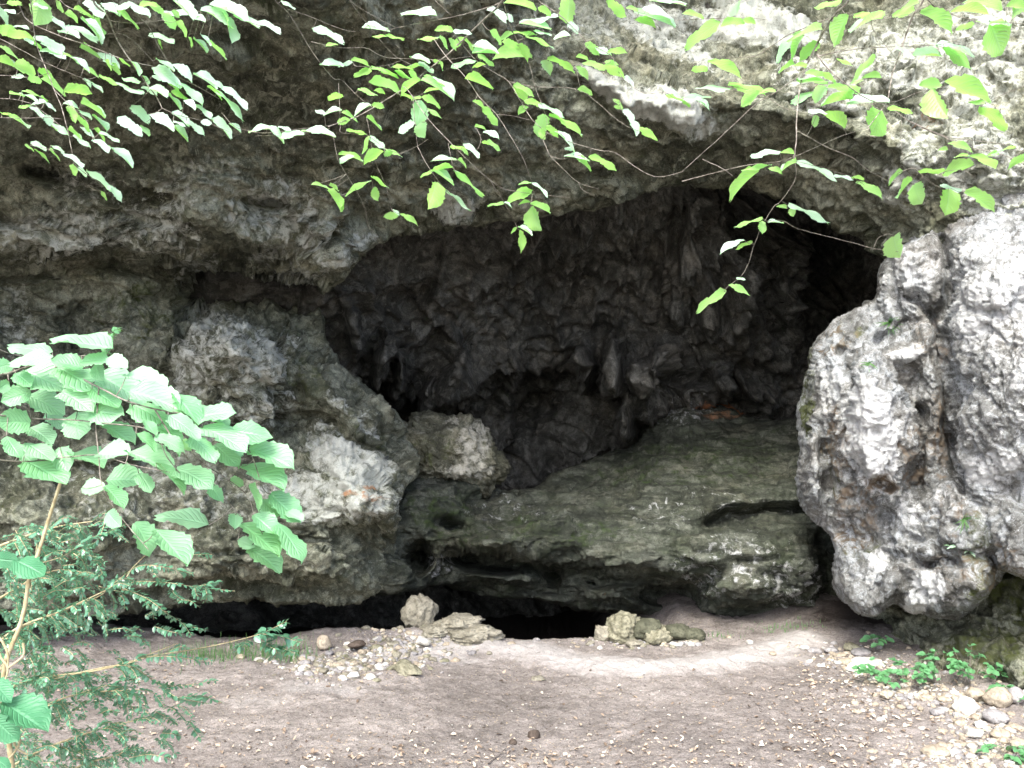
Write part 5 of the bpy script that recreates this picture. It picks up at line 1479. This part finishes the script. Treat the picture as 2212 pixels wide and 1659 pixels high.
TB.build('stems', M['pale_bark'], bx); LBx.build('leaves', M['box'], bx)
print('box leaves', len(LBx.V))

# small fern tip above the hazel shoot
fr = empty('fern_frond', at(235, 745, 1.95), 'tiny curled fern frond sticking up above the broad leaves at left', 'fern')
TB, LBx = Tubes(), Leaves()
sprig([(228, 772), (232, 745), (243, 718), (257, 708)], 1.95, rb, leafL=0.012, step=0.006)
TB.build('stem', M['bark'], fr); LBx.build('leaflets', M['herb'], fr)


# ------------------------------------------------------------------ low plants on the ground and on the rock
def herb(name, x, y, z, rad, n, hgt, r, label, cat, group, leaf=0.035, mat='herb', wide=0.85):
    e = empty(name, (x, y, z), label, cat, group)
    T, L = Tubes(), Leaves()
    for k in range(n):
        th = r.uniform(0, 2 * math.pi); rd = rad * math.sqrt(r.random())
        tip = np.array([x + rd * math.cos(th), y + rd * math.sin(th) * 0.7, z + hgt * r.uniform(0.4, 1.0) * (1 - 0.4 * rd / rad)])
        base = np.array([x + 0.25 * rd * math.cos(th), y + 0.25 * rd * math.sin(th), z - 0.01])
        T.tube(catmull([base, (base + tip) / 2 + np.array([0, 0, 0.02]), tip], 3), 0.0010, 0.0006, 4)
        for j in range(r.choice([1, 2, 3])):
            a2 = th + (j - 0.8) * 1.1 + r.uniform(-.5, .5)
            a = unit(np.array([math.cos(a2), math.sin(a2), r.uniform(-0.4, 0.3)]))
            nn = unit(np.cross(a, np.cross(np.array([r.uniform(-.4, .4), r.uniform(-.8, 0), 1.0]), a)))
            sz = leaf * r.uniform(0.6, 1.3)
            L.leaf(tip, a, nn, sz, sz * wide, curl=0.25, fold=0.15, r=r, ns=8, hw=np.interp(np.linspace(0, 1, 8), _ls, _hw))
    T.build('stems', M['bark'], e); L.build('leaves', M[mat], e)
    return e


rh = random.Random(33)
def gpos(u, v):
    p = ground_hit(u, v); z = float(gz(np.array([p[0]]), np.array([p[1]]))[0])
    p = ground_hit(u, v, z); return p[0], p[1], z
hp = [(1905, 1478, 0.13, 26, .16, 'herb_plant', 'light green leafy herb next to the white flat stone at right'),
      (1960, 1488, 0.14, 30, .17, 'herb_plant', 'leafy herb in the middle of the right hand plant row'),
      (2035, 1480, 0.15, 32, .20, 'herb_plant', 'tallest leafy herb under the right wall, bluish green'),
      (2095, 1478, 0.12, 20, .22, 'herb_plant', 'herb with one raised round leaf close to the right wall'),
      (2140, 1472, 0.08, 10, .10, 'herb_plant', 'small three leaved herb rooted against the right wall'),
      (2175, 1510, 0.10, 16, .08, 'herb_plant', 'low herb among tan stones at the right edge'),
      (2180, 1635, 0.11, 18, .06, 'herb_plant', 'low bright herb in the bottom right corner'),
      (1893, 1398, 0.07, 9, .09, 'herb_plant', 'small pale seedling group just under the buttress')]
for (u, v, rad, n, h, nm, lb) in hp:
    x, y, z = gpos(u, v)
    herb(nm, x, y, z, rad, n, h, rh, lb, 'plant', 'leafy herbs at the foot of the right wall', leaf=0.036)
bpy.context.view_layer.update()


def on_buttress(u, v):
    d = at(u, v, 1.0) - np.array([0, 0, CAMZ]); d /= np.linalg.norm(d)
    ok, loc, nor, idx_ = buttress.ray_cast(Vector((0, 0, CAMZ)), Vector(d))
    return (np.array(loc) - d * 0.015) if ok else at(u, v, 5.6)


p = on_buttress(2075, 1195)
herb('fern_plant', p[0], p[1], p[2], 0.05, 7, 0.05, rh, 'small bright yellow green fern growing on the right buttress', 'fern', None, leaf=0.05, mat='hazel', wide=0.3)
for (u, v, n, h, lb) in [(1921, 697, 26, 0.055, 'dark green grass tuft on the buttress below its small upper lobe'),
                         (1877, 784, 12, 0.035, 'faint small grass tuft above the white tongue of the buttress'),
                         (2082, 1120, 16, 0.06, 'thin green grass tuft hanging just above the bright fern')]:
    p = on_buttress(u, v); e = empty('grass_tuft', p, lb, 'grass tuft', 'grass tufts on the buttress'); L = Leaves()
    for k in range(n):
        th = rh.uniform(0, 6.28); a = unit(np.array([math.cos(th) * 0.9, -0.7 - 0.3 * rh.random(), math.sin(th) * 0.9]))
        nn = unit(np.cross(a, np.array([math.sin(th), 0.1, -math.cos(th)])))
        L.leaf(p, a, nn, 1.7 * h * rh.uniform(0.5, 1.1), 0.007, curl=0.5 if nn[2] > 0 else -0.5, fold=0, r=rh, ns=5, hw=np.array([0.5, 0.45, 0.35, 0.2, 0.0]), wave=0)
    L.build('blades', M['grass'], e)


def grass(name, pts, n, hgt, r, label, kind=None, cat='grass', width=0.0022, mat='grass', lean=0.6):
    L = Leaves(); hw = np.array([0.5, 0.45, 0.35, 0.2, 0.0])
    c = None
    for (u, v, rx, ry) in pts:
        x0, y0, z0 = gpos(u, v)
        if c is None:
            c = (x0, y0, z0); e = empty(name, c, label, cat)
            if kind: e['kind'] = kind
        for k in range(n):
            x = x0 + r.gauss(0, rx); y = y0 + r.gauss(0, ry)
            z = float(gz(np.array([x]), np.array([y]))[0])
            th = r.uniform(0, 6.28)
            a = unit(np.array([math.cos(th) * lean, math.sin(th) * lean, 1.0]))
            nn = unit(np.cross(a, np.array([math.sin(th), -math.cos(th), 0.1])))
            l = hgt * r.uniform(0.4, 1.2)
            L.leaf(np.array([x, y, z - 0.005]), a, nn, l, width * 2, curl=0.35, fold=0.0, r=r, ns=5, hw=hw, wave=0)
    o = L.build('blades', M[mat], e)
    return e


def stuff_leaves(name, L, mat, label, cat):
    A = np.concatenate(L.A)
    o = mesh_obj(name, np.concatenate(L.V), np.concatenate(L.F), M[mat], attrs=dict(lu=A[:, 0], lv=A[:, 1], rn=A[:, 2]))
    return tag(o, label, cat, kind='stuff')


def grass_stuff(name, pts, n, hgt, r, label, width=0.0022, lean=0.7):
    L = Leaves(); hw = np.array([0.5, 0.45, 0.35, 0.2, 0.0])
    for (u, v, rx, ry) in pts:
        x0, y0, z0 = gpos(u, v)
        for k in range(n):
            x = x0 + r.gauss(0, rx); y = y0 + r.gauss(0, ry)
            z = float(gz(np.array([x]), np.array([y]))[0]); th = r.uniform(0, 6.28)
            a = unit(np.array([math.cos(th) * lean, math.sin(th) * lean, 1.0])); nn = unit(np.cross(a, np.array([math.sin(th), -math.cos(th), 0.1])))
            L.leaf(np.array([x, y, z - 0.005]), a, nn, hgt * r.uniform(0.4, 1.2), width * 2, curl=0.35, fold=0.0, r=r, ns=5, hw=hw, wave=0)
    return stuff_leaves(name, L, 'grass', label, 'grass')


grass_stuff('grass', [(480, 1415, .14, .08), (540, 1420, .14, .07), (590, 1412, .14, .07), (430, 1420, .12, .08), (620, 1425, .08, .05)], 90, 0.09, rh, 'low grass at the left end of the black gap')
grass_stuff('mossy_grass', [(1545, 1374, .10, .04), (1680, 1352, .12, .05), (1710, 1345, .10, .04)], 60, 0.035, rh, 'short moss and grass under the right end of the ledge')
# ------------------------------------------------------------------ stones
STONES = [  # u, v(base), half width px, height factor, depth factor, material, angular, name, label, category
 (905, 1345, 36, 1.25, .8, 'tuff', .8, 'pointed_rock', 'notched pointed tan rock standing in the black gap left of centre'),
 (985, 1362, 50, .50, .9, 'tuff', .3, 'tufa_rock', 'lumpy grey green tufa lump at the top of the rubble heap'),
 (1020, 1385, 70, .36, .9, 'tuff', .3, 'tufa_rock', 'low brown tufa mass sloping right from the rubble heap to the gap'),
 (940, 1375, 48, .38, .8, 'tuff', .4, 'tufa_rock', 'dull tufa lump behind the white stone'),
 (966, 1385, 27, .55, .7, 'white_stone', .9, 'white_stone', 'brightest white angular stone on the rubble heap'),
 (912, 1392, 19, .55, .8, 'white_stone', .8, 'white_stone', 'smaller white stone just left of the brightest one'),
 (880, 1462, 32, .60, .7, 'mossy_stone', 1.0, 'slanted_rock', 'yellow green slanted rock with dark cracks at the edge of the earth'),
 (935, 1428, 12, .5, .8, 'tuff', .8, 'small_stone', 'small brownish stone right of the slanted yellow green rock'),
 (765, 1466, 17, .6, .8, 'white_stone', .7, 'white_stone', 'white stone, left one of the pair at the front of the rubble'),
 (800, 1466, 14, .5, .8, 'white_stone', .7, 'white_stone', 'pale stone left of the slanted yellow green rock'),
 (740, 1470, 13, .55, .8, 'white_stone', .7, 'white_stone', 'rounded pale stone at the left front of the rubble'),
 (700, 1400, 18, .9, .9, 'tan_stone', .5, 'tan_stone', 'rounded tan stone sitting in the mouth of the gap, left'),
 (815, 1405, 16, .5, .8, 'mossy_stone', .7, 'small_stone', 'greenish stone at the upper left of the rubble'),
 (770, 1400, 20, .5, .8, 'dark_stone', .7, 'dark_stone', 'dark stone at the back of the left rubble'),
 (850, 1400, 18, .5, .8, 'tuff', .7, 'small_stone', 'dull stone behind the rubble below the pointed rock'),
 (1300, 1392, 22, 1.1, .8, 'tuff', .6, 'tufa_rock', 'upright narrow lump at the left end of the right hand rock pile'),
 (1345, 1392, 44, .85, .9, 'mossy_stone', .4, 'tufa_rock', 'biggest lump of the right hand rock pile by the gap'),
 (1395, 1368, 34, .70, .9, 'green_stone', .1, 'smooth_rock', 'smooth round green rock atop the right hand rock pile'),
 (1420, 1388, 40, .55, .9, 'mossy_stone', .4, 'tufa_rock', 'low lump right of the round green rock'),
 (1465, 1372, 30, .60, .9, 'green_stone', .5, 'dark_rock', 'dark rock in the shade at the right end of the rock pile'),
 (1500, 1378, 26, .60, .8, 'green_stone', .4, 'dark_rock', 'dull rounded rock, rightmost of the rock pile'),
 (1368, 1398, 20, .5, .9, 'tuff', .4, 'small_stone', 'small lump in front of the right hand rock pile'),
 (1275, 1394, 12, .5, .9, 'tuff', .5, 'small_stone', 'pebble at the left foot of the right hand rock pile'),
 (1620, 1392, 9, .7, .8, 'white_stone', .7, 'pebble', 'pale pebble lying alone at the end of the clay strip'),
 (1760, 1411, 16, .45, .8, 'grey_stone', .5, 'flat_stone', 'flat grey stone, left of the cluster under the buttress'),
 (1795, 1409, 17, .45, .8, 'grey_stone', .5, 'flat_stone', 'flat violet grey stone in the middle of the cluster under the buttress'),
 (1815, 1420, 15, .4, .8, 'tan_stone', .5, 'flat_stone', 'tan flat stone at the front of the cluster under the buttress'),
 (1840, 1404, 18, .5, .8, 'mossy_stone', .5, 'flat_stone', 'greenish stone at the back of the cluster under the buttress'),
 (1860, 1416, 22, .42, .8, 'grey_stone', .3, 'flat_stone', 'long smooth grey stone right of the cluster under the buttress'),
 (1738, 1404, 11, .6, .8, 'white_stone', .6, 'small_stone', 'pale stone at the left end of the cluster'),
 (1748, 1432, 9, .6, .8, 'white_stone', .6, 'pebble', 'white pebble in front of the cluster'),
 (1865, 1450, 50, .34, .8, 'white_stone', .8, 'white_slab', 'broad bright white stone slab half buried left of the herbs'),
 (1835, 1436, 24, .4, .8, 'tan_stone', .6, 'small_stone', 'tan stone left of the white slab'),
 (1810, 1435, 10, .5, .8, 'white_stone', .6, 'pebble', 'small white pebble left of the white slab'),
 (1915, 1505, 20, .5, .8, 'tan_stone', .7, 'tan_stone', 'pinkish tan stone below the herbs, leftmost'),
 (1950, 1500, 15, .45, .8, 'tan_stone', .7, 'tan_stone', 'small tan stone below the middle herb'),
 (2000, 1512, 18, .45, .8, 'tan_stone', .7, 'tan_stone', 'flat tan stone below the tallest herb'),
 (2085, 1540, 30, .70, .9, 'white_stone', .5, 'pale_rock', 'pale rounded rock by the right wall, left of the tan boulder'),
 (2110, 1512, 24, .7, .9, 'tan_stone', .5, 'tan_stone', 'light brown rock tucked behind the pale rounded rock'),
 (2155, 1530, 30, .85, .9, 'tan_stone', .3, 'tan_boulder', 'round orange tan boulder at the right edge under the wall'),
 (2195, 1518, 22, .8, .9, 'grey_stone', .4, 'grey_rock', 'grey rock at the right edge behind the tan boulder'),
 (2150, 1557, 28, .50, .9, 'grey_stone', .1, 'round_stone', 'smooth rounded grey stone in front of the tan boulder'),
 (2025, 1543, 18, .5, .8, 'grey_stone', .6, 'grey_stone', 'grey flat stone at the left of the right hand stones'),
 (2042, 1516, 17, .45, .8, 'tan_stone', .6, 'tan_stone', 'tan stone between the herbs and the pale rounded rock'),
 (2075, 1568, 22, .42, .8, 'tan_stone', .7, 'tan_stone', 'flat tan stone below the pale rounded rock'),
 (2120, 1570, 16, .5, .8, 'white_stone', .7, 'white_stone', 'small white stone left of the smooth grey one'),
 (2105, 1592, 24, .45, .8, 'white_stone', .6, 'white_stone', 'pale stone beneath the smooth grey one'),
 (2160, 1596, 26, .5, .8, 'tan_stone', .7, 'tan_stone', 'pale tan stone near the right edge in the stone band'),
 (2195, 1580, 22, .5, .8, 'tan_stone', .6, 'tan_stone', 'tan stone at the very right edge'),
 (2200, 1612, 22, .5, .8, 'tan_stone', .6, 'tan_stone', 'flat stone above the corner herb at the right edge'),
 (2130, 1618, 18, .5, .8, 'white_stone', .6, 'white_stone', 'whitish stone left of the corner herb'),
 (2080, 1612, 15, .4, .8, 'tan_stone', .6, 'tan_stone', 'low tan stone left in the stone band'),
 (2020, 1632, 28, .45, .9, 'tan_stone', .3, 'rounded_stone', 'rounded pinkish stone on the bright gravel at the bottom right'),
 (2035, 1618, 14, .7, .9, 'tan_stone', .3, 'rounded_stone', 'small rounded stone leaning on the pinkish one'),
 (2060, 1634, 16, .5, .9, 'white_stone', .4, 'rounded_stone', 'whitish rounded stone right of the pinkish one'),
 (1153, 1603, 15, 1.0, .8, 'dark_stone', .6, 'earth_clod', 'dark peaked clod of earth alone on the bare ground'),
 (1108, 1610, 9, .9, .8, 'dark_stone', .6, 'dark_stone', 'narrow dark stone left of the peaked clod'),
 (1162, 1470, 16, .35, .8, 'tuff', .6, 'flat_stone', 'small flat stone half buried in the middle of the bare earth'),
 (1700, 1622, 12, .5, .8, 'dark_stone', .6, 'dark_stone', 'dark stone on the bare ground at lower right'),
 (520, 1424, 12, .6, .8, 'tan_stone', .6, 'small_stone', 'tan stone in the grass at the left end of the gap'),
 (855, 1372, 14, .6, .8, 'tuff', .6, 'small_stone', 'stone at the left foot of the pointed rock'),
]
sd_i = 300
for (u, v, w, hf, df, mt, ang, nm, lb) in STONES:
    sd_i += 7
    x, y, z = gpos(u, v - w * hf * 0.25)
    if v < 1386:
        y = 6.22 + (1386 - v) * 0.004
        x, y, z = at(u, v, y)
    hw = w / FP * y
    size = (hw, hw * df, hw * hf)
    big = w >= 20
    rock(nm, (x, y, z + size[2] * (0.42 if hf < 0.8 else 0.6)), size, sd_i, lb, 'stone' if w < 34 else 'rock', M[mt], sub=5 if w > 40 else (4 if big else 3), rough=0.55 if mt in ('tuff', 'mossy_stone') else 0.32,
         angular=ang, rot=(rng.uniform(-8, 8), rng.uniform(-10, 10), rng.uniform(-30, 30)))

# uncountable gravel, pebbles and dead leaves
def scatter(name, spots, mats, label, cat, smin, smax, seed, flat=0.55, sub=2):
    r = np.random.default_rng(seed)
    V0, F0 = ICO[sub]
    var = [rock_shape(sub, (1, 1, flat), 900 + k, 0.5, 1.0)[0] for k in range(12)]
    Vs, Fs, Ms, n = [], [], [], 0
    xs, ys = [], []
    for (u, v, ru, rv, cnt) in spots:
        uu = r.normal(u, ru, cnt); vv = np.maximum(r.normal(v, rv, cnt), 1372)
        Y = CAMZ * FP / (vv - CV); xs.append((uu - CU) / FP * Y); ys.append(Y)
    xs = np.concatenate(xs); ys = np.concatenate(ys); zs = gz(xs, ys)
    for k in range(len(xs)):
        s = smin * (smax / smin) ** (r.random() ** 1.8)
        th = r.uniform(0, 6.28); c, s_ = math.cos(th), math.sin(th)
        P = var[r.integers(12)] * s * np.array([1, r.uniform(.6, 1), 1])
        P = P @ np.array([[c, s_, 0], [-s_, c, 0], [0, 0, 1]]) + np.array([xs[k], ys[k], zs[k] + s * flat * 0.12])
        Vs.append(P); Fs.append(F0 + n); n += len(P); Ms.append(np.full(len(F0), r.integers(len(mats))))
    o = mesh_obj(name, np.concatenate(Vs), np.concatenate(Fs), [M[m] for m in mats], fmat=np.concatenate(Ms), smooth=False)
    return tag(o, label, cat, kind='stuff')


scatter('gravel', [(2130, 1580, 60, 38, 380), (1900, 1460, 80, 24, 240), (1800, 1420, 50, 12, 140), (2080, 1645, 80, 22, 300), (2000, 1520, 80, 16, 300)], ['tan_stone', 'white_stone', 'grey_stone', 'tan_stone'],
        'loose tan and white gravel along the foot of the right wall', 'gravel', 0.006, 0.032, 1)
scatter('rubble', [(760, 1440, 55, 18, 330), (850, 1420, 45, 15, 320), (700, 1455, 40, 12, 120), (640, 1430, 50, 14, 90), (950, 1400, 50, 10, 90), (1400, 1388, 90, 6, 160), (850, 1395, 50, 10, 200)], ['white_stone', 'tan_stone', 'grey_stone', 'tuff', 'mossy_stone', 'tan_stone', 'tuff', 'grey_stone'],
        'small white and tan rubble in front of the left part of the gap', 'rubble', 0.006, 0.040, 2)
scatter('pebbles', [(1100, 1560, 600, 70, 900), (1500, 1480, 400, 40, 300), (700, 1560, 300, 60, 250)], ['tan_stone', 'dark_stone', 'grey_stone', 'white_stone', 'dark_stone'], 'tiny pebbles and crumbs of earth strewn over the bare ground', 'pebbles', 0.002, 0.0075, 3)

# dead leaf litter
t = NT('dead_leaf'); rn = t.attr('rn')
c = t.ramp(rn, [(0.0, (0.11, 0.08, 0.06)), (0.45, (0.40, 0.31, 0.23)), (1.0, (0.66, 0.57, 0.46))])
bs = t.bsdf(c, 0.8, None, 0.2); t.l(bs.outputs[0], t.out.inputs[0]); M['dead'] = t.m
r_ = random.Random(77); LD = Leaves(); hwd = np.array([0.1, 0.42, 0.5, 0.33, 0.0])
pts = [(r_.uniform(250, 2212), r_.uniform(1440, 1700)) for _ in range(260)] + [(r_.gauss(1850, 190), r_.gauss(1600, 50)) for _ in range(380)] + [(r_.gauss(1900, 130), r_.gauss(1490, 30)) for _ in range(300)] + [(r_.gauss(1150, 420), r_.gauss(1635, 32)) for _ in range(520)] + [(r_.gauss(300, 200), r_.gauss(1500, 70)) for _ in range(160)]
for (u, v) in pts:
    if v < 1400 or v > 1800: continue
    p = ground_hit(u, v); z = float(gz(np.array([p[0]]), np.array([p[1]]))[0])
    th = r_.uniform(0, 6.28); a = unit(np.array([math.cos(th), math.sin(th), r_.uniform(-.2, .4)]))
    n = unit(np.cross(a, np.cross(np.array([r_.uniform(-.5, .5), r_.uniform(-.6, .3), 1.0]), a)))
    L_ = r_.uniform(0.008, 0.030)
    LD.leaf(np.array([p[0], p[1], z + 0.006]), a, n, L_, L_ * r_.uniform(.35, .75), curl=r_.uniform(-.4, .5), fold=r_.uniform(0, .6), r=r_, ns=5, hw=hwd, wave=0.06)
stuff_leaves('leaf_litter', LD, 'dead', 'dry brown and buff dead leaves scattered over the earth', 'leaf litter')

# a few bare fallen twigs
for k, (pts, lb) in enumerate([([(1055, 1652), (1075, 1635), (1092, 1620)], 'thin reddish twig lying on the earth left of the peaked clod'),
                               ([(1828, 1600), (1850, 1604), (1885, 1614)], 'short dark stick lying on the ground at lower right'),
                               ([(1903, 1512), (1925, 1518), (1950, 1517)], 'dark stick lying in front of the herb row')]):
    T = Tubes(); P = []
    for (u, v) in pts:
        x, y, z = gpos(u, v); P.append((x, y, z + 0.006))
    T.tube(catmull(P, 4), 0.004, 0.002, 6)
    o = T.build('fallen_twig', M['bark'], None); tag(o, lb, 'twig', 'fallen twigs on the ground')
# ------------------------------------------------------------------ camera, light, render settings
cd = bpy.data.cameras.new('camera'); cam = bpy.data.objects.new('camera', cd); COL.objects.link(cam)
cam.location = (0, 0, CAMZ); cam.rotation_euler = (math.radians(90), 0, 0)
cd.sensor_width = 36; cd.lens = 36 * FP / 2212; cd.clip_end = 500; cd.clip_start = 0.05
scene.camera = cam

SUN_EL, SUN_AZ = math.radians(50), math.radians(196)   # azimuth from +Y clockwise seen from above
world = bpy.data.worlds.new('World'); scene.world = world; world.use_nodes = True
wt = world.node_tree; wt.nodes.clear()
wo = wt.nodes.new('ShaderNodeOutputWorld'); bg = wt.nodes.new('ShaderNodeBackground'); sk = wt.nodes.new('ShaderNodeTexSky')
sk.sky_type = 'NISHITA'; sk.sun_disc = False; sk.sun_elevation = SUN_EL; sk.sun_rotation = SUN_AZ
sk.air_density = 0.7; sk.dust_density = 3.0; sk.ozone_density = 0.6
wt.links.new(sk.outputs[0], bg.inputs[0]); wt.links.new(bg.outputs[0], wo.inputs[0])
bg.inputs[1].default_value = 0.15
sd = bpy.data.lights.new('sun', 'SUN'); sun = bpy.data.objects.new('sun', sd); COL.objects.link(sun)
sd.energy = 1.25; sd.angle = math.radians(30); sd.color = (0.97, 1.0, 0.93)
dirv = Vector((math.sin(SUN_AZ) * math.cos(SUN_EL), math.cos(SUN_AZ) * math.cos(SUN_EL), math.sin(SUN_EL)))
sun.rotation_euler = (-dirv).to_track_quat('-Z', 'Y').to_euler()
sun.location = (0, -5, 12)
vs = scene.view_settings
scene.display_settings.display_device = 'sRGB'
vs.view_transform = 'Standard'; vs.look = 'None'; vs.exposure = 2.05; vs.gamma = 1.0; vs.use_curve_mapping = False
scene.cycles.max_bounces = 8; scene.cycles.diffuse_bounces = 5; scene.cycles.transmission_bounces = 6
